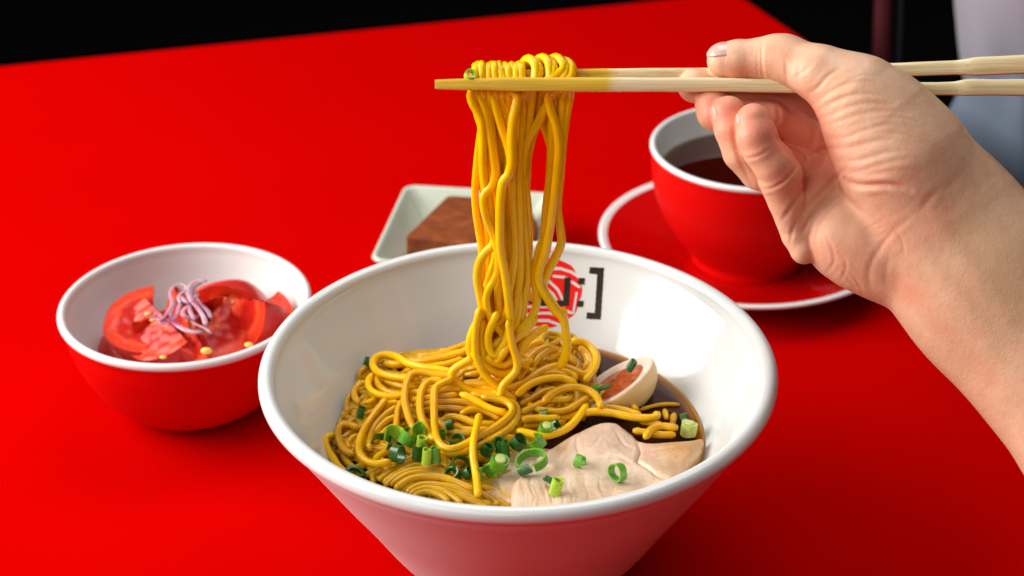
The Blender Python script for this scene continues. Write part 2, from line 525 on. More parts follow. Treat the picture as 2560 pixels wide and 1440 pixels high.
STR = [([(1345, 668), (1374, 671), (1400, 671), (1429, 680), (1446, 692)], 7), ([(1383, 690), (1410, 693), (1430, 705), (1448, 717)], 7),
       ([(1371, 702), (1394, 723), (1406, 748)], 7), ([(1366, 720), (1383, 736), (1392, 752)], 6), ([(1441, 733), (1433, 782)], 6),
       ([(1290, 768), (1330, 766), (1370, 767), (1400, 772), (1428, 782)], 7), ([(1295, 790), (1330, 784), (1370, 782), (1415, 794)], 7),
       ([(1305, 808), (1340, 801), (1370, 801), (1396, 811)], 7), ([(1315, 732), (1328, 745), (1345, 765)], 6), ([(1320, 712), (1340, 735), (1362, 765)], 6),
       ([(1318, 650), (1350, 655), (1385, 657)], 6), ([(1285, 700), (1320, 685), (1350, 690), (1372, 702)], 6), ([(1360, 640), (1420, 650)], 5)]


def fem(U_, V_):
    a = np.arctan2(V_ - 730, U_ - 1362); rr = np.hypot((U_ - 1362) / 91, (V_ - 729) / 89)
    m_ = rr < 1 + 0.025 * np.cos(a * 9 + .5)
    p = np.stack([U_.ravel(), V_.ravel()], -1)
    for pl, w_ in STR:
        m_ &= (seg_dist(p, pl)[0].reshape(U_.shape) > w_ / 2)
    return m_


decal('emblem', (1265, 635, 1460, 825), fem, m_red_ink)

# broth: one closed body of liquid
prof = [(0.0, 0.0105), (0.028, 0.0138), (0.0445, 0.0238), (0.0593, 0.0386), (0.0712, 0.0534), (0.0788, 0.0640), (0.0795, 0.0653), (0.0785, ZB), (0.0, ZB)]
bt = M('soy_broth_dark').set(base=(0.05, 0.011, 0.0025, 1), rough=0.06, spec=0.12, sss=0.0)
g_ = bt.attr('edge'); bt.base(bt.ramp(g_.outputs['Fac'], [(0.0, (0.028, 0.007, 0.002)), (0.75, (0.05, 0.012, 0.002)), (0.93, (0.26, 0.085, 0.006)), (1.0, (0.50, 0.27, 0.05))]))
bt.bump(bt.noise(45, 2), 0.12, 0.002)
prof2 = [(0.0, 0.0105), (0.028, 0.0138), (0.0445, 0.0238), (0.0593, 0.0386), (0.0712, 0.0534), (0.0788, 0.0640), (0.0796, 0.0653)] + [(r_, ZB) for r_ in (0.0788, 0.077, 0.074, 0.070, 0.06, 0.04, 0.02, 0.0)]
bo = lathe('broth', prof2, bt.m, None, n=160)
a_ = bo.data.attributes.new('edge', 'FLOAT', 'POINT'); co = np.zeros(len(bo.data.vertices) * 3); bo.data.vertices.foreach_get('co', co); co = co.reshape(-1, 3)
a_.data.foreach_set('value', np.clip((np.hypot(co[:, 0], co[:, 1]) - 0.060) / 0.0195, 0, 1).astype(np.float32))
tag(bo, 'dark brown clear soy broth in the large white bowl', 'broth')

# ------------------------------------------------------------------ noodles in the bowl


def mound(u, v):
    h = 0.0165 * np.exp(-((u - 1300) / 190.) ** 2 - ((v - 905) / 85.) ** 2)
    h += 0.0085 * np.exp(-((u - 1120) / 240.) ** 2 - ((v - 990) / 110.) ** 2)
    h += 0.002 * np.exp(-((u - 1080) / 200.) ** 2 - ((v - 1190) / 70.) ** 2)
    return h


def lay(uv, layer, extra=0.0):
    uv = np.array(uv, float); h = np.full(len(uv), 0.004)
    lay_ = np.broadcast_to(np.asarray(layer, float), (len(uv),)) if np.ndim(layer) == 0 or len(np.atleast_1d(layer)) == len(uv) else np.interp(np.linspace(0, 1, len(uv)), np.linspace(0, 1, len(layer)), layer)
    for _ in range(6):
        P = on_z(uv[:, 0], uv[:, 1], ZB + h)
        Pb = P.copy(); Pb[:, 2] = ZB
        bu, bv = proj(Pb)
        h = 0.5 * h + 0.5 * (mound(bu, bv) + 0.0017 * lay_ + 0.0012 + extra)
    P = on_z(uv[:, 0], uv[:, 1], ZB + h)
    r = np.hypot(P[:, 0], P[:, 1]); lim = inner_r(P[:, 2]) - 0.002
    # where the bowl wall is nearer than the guessed height, raise the point along its own sight line
    for _ in range(25):
        bad = (np.hypot(P[:, 0], P[:, 1]) > inner_r(P[:, 2]) - 0.0022) & (P[:, 1] > 0)
        if not bad.any(): break
        h[bad] += 0.0008; P = on_z(uv[:, 0], uv[:, 1], ZB + h)
    return P


Z5 = lambda L: [(780 + x / 3.273, 850 + y / 3.273) for x, y in L]
Z6 = lambda L: [(1200 + x / 3.273, 850 + y / 3.273) for x, y in L]
# (points, layer, label key, radius factor)
BN = [
    (Z5([(1150, 262), (1050, 243), (900, 222), (780, 190), (700, 140), (610, 118), (530, 140), (498, 195), (530, 255), (620, 292), (740, 312), (880, 320)]), 3, 'rear', 1.1),
    (Z5([(1290, 85), (1180, 112), (1050, 145), (920, 172), (800, 178), (690, 200), (600, 190)]), 1.5, 'rear', 1.15),
    (Z5([(1330, 10), (1240, 40), (1120, 92), (1000, 122), (860, 152)]), .3, 'rear', 1),
    (Z5([(1240, 150), (1120, 190), (1000, 210), (880, 230), (760, 250)]), .6, 'rear', 1),
    (Z5([(505, 275), (462, 330), (470, 395), (530, 440), (640, 462), (760, 450)]), 2, 'rear', 1),
    (Z5([(530, 290), (545, 365), (600, 415), (700, 440), (800, 430)]), 1.5, 'rear', 1),
    (Z5([(600, 330), (680, 365), (780, 385), (900, 380)]), 1.0, 'rear', 1),
    (Z5([(450, 352), (390, 362), (350, 410), (352, 470), (385, 520)]), .8, 'left', 1),
    (Z5([(530, 455), (500, 495), (430, 520)]), .6, 'left', .95),
    (Z5([(1150, 300), (1000, 280), (890, 262), (810, 285), (770, 370), (758, 480), (778, 590), (805, 670), (835, 735)]), 4.5, 'arch', 1.1),
    (Z5([(1080, 335), (980, 330), (915, 375), (885, 470), (888, 600), (920, 690), (965, 780), (1010, 830)]), 4.0, 'arch', 1.1),
    (Z5([(1160, 320), (1080, 350), (1012, 392), (1000, 480), (1000, 620), (1005, 740), (1040, 840), (1110, 890), (1220, 870), (1350, 795), (1480, 725), (1590, 645), (1640, 570), (1600, 510), (1500, 480), (1380, 468)]), 5.0, 'arch', 1.1),
    (Z5([(1210, 440), (1290, 470), (1400, 530), (1500, 575), (1600, 600)]), 5, 'arch', 1.1),
    (Z5([(1440, 460), (1560, 480), (1650, 520), (1680, 590), (1650, 680), (1560, 760), (1400, 850), (1260, 905), (1150, 925), (1060, 905)]), 3.8, 'arch', 1.1),
    (Z5([(610, 480), (530, 580), (450, 690), (395, 810), (388, 920), (445, 990), (540, 1015), (650, 990)]), 3, 'left', 1.05),
    (Z5([(700, 540), (600, 610), (520, 690), (475, 780), (460, 860), (480, 900)]), 1.5, 'left', 1),
    (Z5([(720, 510), (640, 520), (560, 580), (490, 660), (440, 760)]), 1.0, 'left', 1),
    (Z5([(740, 490), (700, 590), (690, 700), (665, 800), (660, 890)]), 2.5, 'left', 1),
    (Z5([(760, 620), (650, 640), (560, 700), (490, 780)]), .8, 'left', 1),
    (Z5([(740, 700), (640, 720), (560, 780), (490, 850)]), .3, 'left', 1),
    (Z5([(640, 900), (560, 940), (500, 985)]), .2, 'left', 1),
    (Z5([(800, 500), (900, 480), (1050, 462), (1200, 450)]), 2.8, 'mid', 1),
    (Z5([(820, 545), (950, 520), (1100, 505), (1250, 510), (1400, 555)]), 2.2, 'mid', 1),
    (Z5([(840, 600), (950, 570), (1100, 555), (1250, 570), (1320, 560)]), 1.6, 'mid', 1),
    (Z5([(800, 430), (900, 425), (1000, 420), (1140, 405), (1240, 400)]), 2.4, 'mid', 1),
    (Z5([(1060, 660), (1130, 625), (1230, 640), (1330, 680), (1420, 690), (1520, 690)]), 2.0, 'mid', 1),
    (Z5([(1215, 605), (1290, 575), (1380, 570), (1470, 600), (1550, 650)]), 2.8, 'mid', 1.1),
    (Z5([(1030, 650), (1100, 720), (1200, 760), (1320, 765), (1420, 740)]), 1.4, 'mid', 1),
    (Z5([(1170, 690), (1230, 730), (1350, 735), (1500, 715), (1600, 680)]), 1.2, 'mid', 1),
    (Z5([(1250, 350), (1400, 365), (1500, 350), (1600, 300)]), 3.0, 'mid', 1),
    (Z5([(1180, 400), (1300, 360), (1450, 400), (1560, 410)]), 2.6, 'mid', 1),
    (Z5([(1600, 430), (1520, 450), (1400, 460), (1300, 440)]), 2.6, 'mid', 1),
    (Z5([(185, 772), (120, 795), (112, 850), (150, 930), (200, 1010), (250, 1065), (285, 1085)]), 1.0, 'left', 1.0),
    (Z5([(385, 725), (300, 690), (235, 700), (215, 770), (235, 850), (285, 915), (350, 940)]), 1.2, 'left', 1),
    (Z5([(380, 780), (330, 800), (290, 850), (300, 900)]), .1, 'left', .9),
    (Z5([(340, 960), (420, 1000), (480, 1060), (500, 1130), (505, 1180)]), -.6, 'front', .9),
    (Z5([(545, 1150), (640, 1080), (760, 1010), (870, 975)]), .6, 'front', 1),
    (Z5([(600, 1195), (700, 1110), (850, 1060), (1000, 1060), (1110, 1085)]), .8, 'front', 1),
    (Z5([(585, 1175), (680, 1100), (800, 1040), (940, 1020), (1060, 1040)]), .4, 'front', 1),
    (Z5([(680, 1220), (780, 1150), (900, 1120), (1050, 1125), (1180, 1165), (1330, 1235)]), 1.6, 'front', 1.1),
    (Z5([(770, 1250), (860, 1195), (980, 1182), (1100, 1195), (1220, 1225), (1330, 1270)]), .9, 'front', 1),
    (Z5([(800, 1260), (880, 1225), (980, 1215), (1080, 1240), (1180, 1300), (1230, 1350)]), .8, 'front', 1),
    (Z5([(830, 1275), (920, 1245), (1000, 1255), (1080, 1290), (1130, 1340)]), .6, 'front', 1),
    (Z5([(1050, 1205), (1180, 1240), (1300, 1290), (1400, 1330), (1480, 1350)]), .4, 'front', 1),
    (Z5([(1150, 1270), (1250, 1300), (1360, 1340), (1440, 1380)]), .2, 'front', 1),
    (Z5([(640, 1190), (760, 1110), (880, 1085), (1020, 1090), (1150, 1120)]), .6, 'front', 1),
    (Z5([(730, 1240), (820, 1180), (930, 1150), (1050, 1160)]), .5, 'front', 1),
    (Z5([(1370, 610), (1350, 700), (1322, 820), (1318, 940), (1335, 1060), (1352, 1180), (1358, 1285)]), [6.2, 6.6, 6, 5, 3.6, 3, 2.6], 'straight', 1.1),
    (Z6([(300, 455), (390, 375), (500, 325), (630, 308), (720, 325), (790, 365)]), 3.5, 'right', 1.1),
    (Z6([(520, 510), (590, 440), (700, 392), (830, 392), (920, 430), (970, 490), (990, 550)]), 4.5, 'right', 1.15),
    (Z6([(330, 600), (450, 545), (570, 495), (690, 490), (750, 470)]), 3.2, 'right', 1.1),
    (Z6([(890, 470), (820, 510), (720, 570), (600, 588), (450, 560), (400, 520)]), 3.0, 'right', 1.1),
    (Z6([(875, 530), (815, 620), (730, 710), (620, 765), (500, 785), (400, 765), (300, 740)]), 3.2, 'right', 1.1),
    (Z6([(330, 655), (450, 642), (560, 645), (655, 640)]), 3.2, 'right', 1.15),
    (Z6([(840, 600), (960, 585), (1100, 600), (1250, 632), (1380, 640), (1445, 625), (1440, 595)]), 2.8, 'right', 1.15),
    (Z6([(1000, 545), (1120, 560), (1240, 590), (1320, 620)]), 2.0, 'right', 1),
    (Z6([(1130, 510), (1200, 500), (1290, 570)]), 1.0, 'right', .9),
    (Z6([(1350, 800), (1410, 730), (1480, 705), (1620, 720)]), 3.2, 'right', 1.15),
    (Z6([(1250, 740), (1350, 755), (1470, 775), (1600, 775)]), 2.0, 'right', 1.1),
    (Z6([(1300, 660), (1400, 680), (1500, 700)]), 1.4, 'right', 1),
    (Z6([(1300, 575), (1440, 535), (1550, 525), (1635, 530)]), -.35, 'floating', .6),
    (Z6([(1590, 605), (1575, 690)]), .4, 'floating', 1),
    (Z6([(1510, 570), (1530, 650)]), -.2, 'floating', .9),
    (Z6([(150, 430), (250, 400), (400, 320), (520, 245), (640, 212), (760, 245), (840, 280), (900, 250), (905, 180), (870, 110), (800, 50)]), 2.6, 'right', 1.1),
    (Z6([(740, 10), (830, 15), (900, 55), (950, 130), (945, 210), (910, 270), (860, 335)]), 3.6, 'right', 1.15),
    (Z6([(700, 60), (780, 60), (850, 110), (880, 170), (850, 240)]), 2.0, 'right', 1),
    (Z6([(370, 200), (430, 115), (530, 60), (600, 60)]), 4.0, 'right', 1),
    (Z6([(430, 215), (480, 140), (560, 85), (640, 70)]), 3.6, 'right', 1),
    (Z6([(290, 210), (340, 110), (420, 40), (520, 10)]), 4.2, 'right', 1),
    (Z6([(320, 320), (350, 270), (375, 230), (350, 195)]), 3.6, 'right', 1),
    (Z6([(560, 160), (640, 110), (720, 130), (780, 200)]), 2.2, 'right', 1),
    (Z6([(0, 430), (140, 425), (280, 440), (420, 470)]), 2.0, 'right', 1),
    (Z6([(500, 260), (640, 250), (760, 280), (790, 330)]), 2.2, 'right', 1),
    (Z6([(330, 350), (480, 290), (600, 270), (720, 300)]), 2.2, 'right', 1),
    (Z6([(330, 530), (420, 480), (520, 420), (640, 400)]), 1.6, 'right', 1),
    (Z6([(360, 700), (480, 690), (600, 700), (700, 660)]), 1.0, 'right', 1),
    (Z6([(500, 600), (620, 640), (760, 620), (860, 560)]), 1.2, 'right', 1),
]
LBL = {'rear': 'yellow noodle lying against the far side of the white bowl, left of the lifted strands',
       'left': 'curled yellow noodle at the left side of the white bowl, half in the broth',
       'arch': 'bright yellow noodle arching over the middle of the heap in front of the lifted strands',
       'mid': 'yellow noodle running across the heap below the lifted strands',
       'front': 'soaked yellow noodle combed flat beside its neighbours at the near left rim of the bowl',
       'right': 'yellow noodle in the tangle between the lifted strands and the egg or chicken',
       'floating': 'short noodle end floating in open broth between egg and spring onion at right'}
GRP = {k: g for k, g in zip(LBL, ['noodles at the far wall', 'noodles at the left of the bowl', 'arching noodles on the heap', 'crosswise noodles in the heap',
                                   'soaked noodles at the near rim', 'noodles at the right of the heap', 'noodle ends floating in the broth'])}
NR = 0.00150
IDX = {}
OWN = {'rear': ['noodle doubling back in a wide loop at the far left end of the heap', 'thick noodle running left along the far edge of the heap toward the wide loop',
                'hindmost noodle against the far wall, left of the lifted strands', 'noodle just below the hindmost one along the far left wall',
                'noodle curling out beneath the wide far left loop', 'noodle bending down inside the wide far left loop', 'short noodle tucked under the wide far left loop'],
       'left': ['small noodle hook at the left wall beside a dark onion scrap', 'short bent noodle end inside the small hook at the left wall',
                'long noodle bowing down the left side and sweeping back under the onion cluster', 'noodle nested just inside the long left bow', 'innermost noodle following the long left bow',
                'nearly straight noodle dropping behind the light green onion strip', 'upper of two short diagonal noodles left of the light green onion strip',
                'lower of two short diagonal noodles left of the light green onion strip', 'short noodle end beneath the dark onion ring, above the soaked noodles',
                'leftmost noodle of all, hugging the left rim of the bowl', 'hooked noodle just right of the leftmost noodle', 'thin noodle end inside the hook at the left rim'],
       'arch': ['leftmost of the tall noodle arches, ending behind the onion cluster', 'second tall noodle arch from the left, ending beside the upright onion tubes',
                'noodle forming the biggest arch and sweeping right past the onions', 'noodle crossing diagonally inside the top right of the biggest arch', 'outer noodle running below and around the biggest arch'],
       'mid': ['uppermost crosswise noodle behind the two left arches', 'second crosswise noodle behind the two left arches', 'third crosswise noodle behind the two left arches',
               'crosswise noodle at the very top between the left arches and the lifted loops', 'wavy noodle inside the biggest arch, beside the dark onion scrap', 'thick curved noodle inside the right bend of the biggest arch',
               'lowest noodle inside the biggest arch, under the straight noodle', 'noodle passing under the straight noodle near its top', 'noodle going right below the foot of the lifted bundle',
               'noodle lying behind the loop at the foot of the lifted bundle', 'short noodle above the right bend of the biggest arch'],
       'front': ['darker submerged noodle curving down at the near left rim', 'short upper left noodle of the soaked bunch', 'broad soaked noodle second from the top of the bunch', 'topmost long soaked noodle of the near left bunch',
                 'brightest soaked noodle sweeping right through the bunch toward the straight noodle', 'soaked noodle just below the brightest one', 'soaked noodle diving under the near rim in the middle of the bunch',
                 'lowest left soaked noodle against the near rim', 'soaked noodle running right along the near rim toward the chicken', 'shortest soaked noodle half hidden by the near rim'],
       'right': ['noodle with a cut end pointing left in the middle of the heap', 'noodle arching up to touch the lower corner of the egg', 'noodle slanting up from the right bend of the biggest arch', 'noodle looping below the arch beside the egg',
                 'noodle sweeping down to the upper left edge of the chicken', 'straight noodle with blunt cut end just above the green onion stub', 'long straight noodle pointing right above the chicken, ending in a small bump',
                 'noodle behind the long straight one below the egg', 'short noodle crest at the bottom of the egg', 'bent noodle lying on top at the right end of the chicken', 'noodle under the bent one at the right end of the chicken',
                 'short noodle linking the long straight one and the bent one', 'long noodle winding past the free hanging end to the left side of the egg', 'outermost noodle arc right of the lifted strands, ending at the egg yolk', 'inner noodle arc nested inside the outermost one beside the egg',
                 'noodle rising to the far edge of the heap beneath the emblem', 'noodle parallel to the one rising beneath the emblem, slightly right of it', 'uppermost noodle directly under the emblem, behind the right strand',
                 'short bent noodle end between the bundle foot and the right strand', 'short curved noodle left of the nested arcs beside the egg']}
for i, (pt, ly, key, rf) in enumerate(BN):
    P = lay(pt, ly)
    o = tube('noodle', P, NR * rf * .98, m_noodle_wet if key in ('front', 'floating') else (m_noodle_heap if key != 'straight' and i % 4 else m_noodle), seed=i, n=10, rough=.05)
    if key == 'straight': tag(o, 'single straight noodle lying down over the heap to the near rim', 'noodle')
    else:
        q_ = IDX.get(key, 0); IDX[key] = q_ + 1
        tag(o, OWN.get(key, [])[q_] if q_ < len(OWN.get(key, [])) else LBL[key], 'noodle', GRP[key])

# tangle underneath, which nobody could count
V = []; Fl = []; n0 = 0
REG = [(800, 1100), (850, 1020), (880, 930), (950, 880), (1100, 870), (1190, 845), (1300, 820), (1420, 815), (1480, 860), (1495, 930), (1530, 990), (1620, 1030),
       (1500, 1050), (1400, 1090), (1330, 1130), (1280, 1220), (1400, 1270), (1200, 1290), (1050, 1250), (900, 1200)]
for k in range(230):
    for _ in range(50):
        u0, v0 = rng.uniform(800, 1620), rng.uniform(815, 1290)
        if poly_sdf(np.array([u0]), np.array([v0]), REG)[0] < -10: break
    a = rng.uniform(0, 6.28); pt = [(u0, v0)]; ka = rng.normal() * 0.3
    for s_i in range(rng.integers(5, 10)):
        a += ka + rng.normal() * 0.25; c = (pt[-1][0] + 42 * math.cos(a), pt[-1][1] + 24 * math.sin(a))
        if poly_sdf(np.array([c[0]]), np.array([c[1]]), REG)[0] > -8: a += 0.9; ka = abs(ka) + .3; continue
        pt.append(c)
    if len(pt) < 4: continue
    P = lay(pt, rng.uniform(-2.0, -0.1))
    v_, f_ = tube_arrays(catmull(P, 0.003), NR * .98, n=7, seed=k, rough=.02)
    V.append(v_); Fl += [tuple(i + n0 for i in f) for f in f_]; n0 += len(v_)
o = mesh('noodle_tangle', np.vstack(V), Fl, m_noodle_wet)
tag(o, 'tangled mass of noodles under the loose strands, soaking in broth', 'noodles', kind='stuff')

# ------------------------------------------------------------------ chopsticks
bm_ = M('bamboo').set(rough=0.42, spec=0.3, coat=0.1, coatr=0.3)
u_ = bm_.attr('u').outputs['Fac']
gr = bm_.noise(1.0, 5, .6, 0.2, (9, 900, 900)); gr2 = bm_.noise(1.0, 3, .5, 0, (30, 2600, 2600))
cd = bm_.ramp(gr, [(0.25, (0.70, 0.50, 0.22)), (0.5, (0.86, 0.70, 0.40)), (0.75, (0.92, 0.82, 0.55))])
cw = bm_.ramp(gr, [(0.25, (0.60, 0.34, 0.02)), (0.5, (0.76, 0.48, 0.03)), (0.75, (0.85, 0.60, 0.07))])
nz = bm_.noise(120, 3); mm = bm_.n('ShaderNodeMath', operation='MULTIPLY_ADD'); bm_.l(nz, mm.inputs[0]); mm.inputs[1].default_value = 90.0; bm_.l(u_, mm.inputs[2])
mr = bm_.n('ShaderNodeMapRange'); mr.inputs['From Min'].default_value = 1555; mr.inputs['From Max'].default_value = 1600; bm_.l(mm.outputs[0], mr.inputs['Value'])
c_ = bm_.mix(mr.outputs[0], cw, cd)
fib = bm_.ramp(gr2, [(0.35, (0.82, 0.76, 0.66)), (0.6, (1, 1, 1))]); bm_.base(bm_.mix(0.8, c_, fib, 'MULTIPLY'))
bm_.bump(gr2, 0.35, 0.0003)


def chopstick(name, key, label):
    """key: (u, v, w, half height px, half depth px)"""
    key = np.array(key, float); uu = np.concatenate([[key[0, 0]], np.arange(key[0, 0] + 3, key[-1, 0], 9.0)])
    K = [np.interp(uu, key[:, 0], key[:, i]) for i in range(5)]
    for i in range(1, 5):
        kk = np.array([.25, .5, .25]); K[i][1:-1] = (K[i][:-2] * .25 + K[i][1:-1] * .5 + K[i][2:] * .25)
    n = 20; a = np.linspace(0, 2 * np.pi, n, endpoint=False) + math.pi / 4
    pw = 4.5; s = (np.abs(np.cos(a)) ** pw + np.abs(np.sin(a)) ** pw) ** (-1 / pw)
    ca, sa = np.cos(a) * s, np.sin(a) * s
    rv = np.ones(len(uu)); lr = np.random.default_rng(len(label))
    irr = 1 + 0.03 * np.interp(np.arange(len(uu)), np.linspace(0, len(uu), 25), lr.normal(size=25))
    V = at(uu[:, None] + 0 * ca, K[1][:, None] + K[3][:, None] * irr[:, None] * sa, K[2][:, None] + K[4][:, None] * ca)
    at_u = np.repeat(uu, n).astype(np.float32)
    m = len(uu); V = V.reshape(-1, 3)
    i = np.arange(m - 1)[:, None] * n; j = np.arange(n)[None]; j2 = (j + 1) % n
    Fl = [tuple(f) for f in np.stack([i + j, i + n + j, i + n + j2, i + j2], -1).reshape(-1, 4)] + [tuple(range(n)), tuple(range((m - 1) * n, m * n))[::-1]]
    o = mesh(name, V, Fl, bm_.m, attrs={'u': at_u}); tag(o, label, 'chopstick')
    md = o.modifiers.new('edges', 'EDGE_SPLIT'); md.split_angle = math.radians(50)
    return o


chopstick('chopstick', [(1087, 211, 0, 12, 9), (1095, 211, 0, 13, 10), (1250, 211, 0, 17.5, 16), (1430, 211, 0, 18.5, 17), (1800, 212, 3, 18, 17), (1990, 217, 6, 17.5, 17),
                        (2340, 222, 10, 16.5, 16), (2385, 221, 10, 16.5, 16), (2425, 218, 8, 21, 20), (2560, 219, 8, 21.5, 21), (2760, 222, 8, 22, 21)],
          'lower bamboo chopstick nearest the viewer, its stained tip under the wrapped noodles')
chopstick('chopstick', [(1172, 184, 50, 9, 8), (1180, 184, 50, 10, 9), (1430, 186, 56, 13, 12), (1600, 184, 64, 14, 14), (1800, 184, 84, 15, 15), (1990, 180, 96, 16, 16), (2250, 174, 100, 17, 17),
                        (2390, 169, 100, 18, 18), (2440, 166, 98, 24, 22), (2560, 161, 96, 25, 23), (2760, 152, 94, 26, 24)],
          'upper bamboo chopstick behind the other, passing under the thumb')

# ------------------------------------------------------------------ lifted noodles
Y0 = (at(1290, 211, 0))[1]


def hang(L, off):
    """hanging strand: photo pixels; off = distance behind the front chopstick's vertical plane, in mm (list or number)"""
    L = np.array(L, float); off = np.interp(np.linspace(0, 1, len(L)), np.linspace(0, 1, len(np.atleast_1d(off))), np.atleast_1d(off))
    return on_y(L[:, 0], L[:, 1], Y0 + off * 0.001)


HN = [  # (strand, depth mm, x where it goes over the sticks, top y)
    ([(1178, 240), (1185, 263), (1203, 294), (1208, 343), (1208, 395), (1211, 447), (1222, 499), (1228, 551), (1236, 590), (1234, 612), (1213, 632), (1199, 658), (1194, 697), (1202, 743), (1207, 784), (1190, 813), (1178, 842), (1175, 872), (1178, 895), (1161, 907), (1135, 924), (1129, 942), (1149, 962), (1181, 978), (1225, 985), (1262, 980)], [3, 0, -2, -2, -4, -8, -14], 1196, 163),
    ([(1199, 240), (1213, 274), (1222, 322), (1232, 380), (1238, 430), (1229, 465), (1213, 482), (1208, 500), (1213, 535), (1224, 565), (1238, 600), (1245, 640), (1243, 680), (1232, 705), (1219, 728), (1216, 757), (1225, 790), (1238, 813), (1256, 834)], [3, -1, -4, -4, -5], 1212, 166),
    ([(1234, 240), (1241, 274), (1255, 322), (1269, 364), (1276, 395), (1280, 440), (1282, 500), (1285, 560), (1288, 620), (1284, 670), (1275, 720), (1270, 760), (1262, 790), (1240, 812), (1224, 828), (1220, 860)], [3, -2, -2, -4], 1230, 162),
    ([(1293, 240), (1290, 267), (1282, 308), (1279, 360), (1280, 405), (1271, 438), (1258, 455), (1252, 500), (1250, 560), (1252, 620), (1262, 680), (1270, 740), (1275, 790), (1272, 830), (1262, 858), (1245, 880), (1230, 892)], [1, -5, -6, -6, -7], 1247, 163),
    ([(1217, 240), (1228, 300), (1234, 360), (1242, 430), (1252, 500), (1256, 560), (1260, 620), (1256, 680), (1247, 740), (1252, 790), (1258, 830), (1250, 856)], [4, 1, 0, -2], 1263, 164),
    ([(1245, 240), (1262, 300), (1270, 380), (1268, 450), (1272, 520), (1275, 590), (1278, 650), (1290, 700), (1298, 740), (1295, 790), (1282, 830), (1262, 862)], [5, 2, 0, -3], 1280, 163),
    ([(1262, 240), (1272, 290), (1290, 350), (1301, 420), (1306, 500), (1311, 570), (1318, 640), (1320, 690), (1312, 740), (1304, 790), (1298, 840), (1282, 880)], [5, 2, 1, -1], 1297, 164),
    ([(1330, 240), (1324, 290), (1316, 340), (1312, 390), (1310, 433), (1318, 500), (1322, 560), (1322, 620), (1318, 670), (1306, 720), (1300, 770), (1296, 820), (1288, 860)], [5, 3, 4, 1], 1322, 147),
    ([(1305, 240), (1306, 280), (1300, 340), (1296, 400), (1298, 470), (1300, 540), (1300, 600), (1302, 650), (1300, 700), (1290, 750), (1280, 800), (1262, 840), (1236, 860), (1215, 880)], [4, 0, -1, -2, -5], 1331, 153),
    ([(1380, 240), (1362, 272), (1342, 313), (1320, 348), (1309, 385), (1304, 440), (1296, 500), (1290, 560), (1292, 620), (1290, 690), (1285, 760)], [5, 2, 2], 1356, 144),
    ([(1352, 240), (1346, 280), (1334, 330), (1320, 390), (1316, 450), (1310, 540), (1306, 620), (1300, 700)], [8, 8, 6], 1366, 151),
    ([(1278, 240), (1284, 300), (1292, 370), (1290, 440), (1288, 520), (1296, 600), (1306, 680), (1302, 740), (1288, 800), (1270, 850)], [7, 5, 5, 0], 1389, 143),
    ([(1185, 240), (1196, 290), (1216, 350), (1226, 420), (1240, 500), (1244, 580), (1240, 640), (1226, 690), (1214, 740), (1218, 800), (1232, 850)], [6, 4, 3, 0], 1204, 166),
    # right bundle
    ([(1371, 240), (1376, 274), (1390, 315), (1397, 364), (1394, 412), (1389, 465), (1383, 517), (1377, 558), (1370, 600), (1364, 628), (1353, 660), (1346, 691), (1353, 717), (1371, 746), (1391, 774), (1409, 798), (1414, 828), (1419, 860), (1412, 893), (1397, 921)], [3, -2, -2, -3, -4], 1398, 149),
    ([(1387, 240), (1383, 280), (1380, 322), (1378, 378), (1374, 447), (1366, 517), (1359, 600), (1352, 612), (1341, 656), (1337, 697), (1341, 732), (1342, 761), (1328, 793), (1308, 816), (1290, 840), (1280, 868)], [6, 3, 2, 0, -4], 1412, 152),
    ([(1424, 240), (1418, 274), (1411, 322), (1404, 378), (1399, 447), (1394, 517), (1400, 565), (1404, 600), (1397, 626), (1382, 655), (1366, 684), (1358, 712), (1366, 740), (1384, 770), (1398, 790)], [5, 2, 1, 0, 0], 1417, 160),
    ([(1407, 240), (1405, 280), (1402, 330), (1397, 380), (1390, 430), (1386, 480), (1378, 530), (1371, 580), (1360, 620), (1350, 660), (1349, 700), (1358, 733), (1378, 760), (1398, 782), (1411, 800), (1408, 770)], [4, 1, 0, 0, -1], 1423, 170),
]
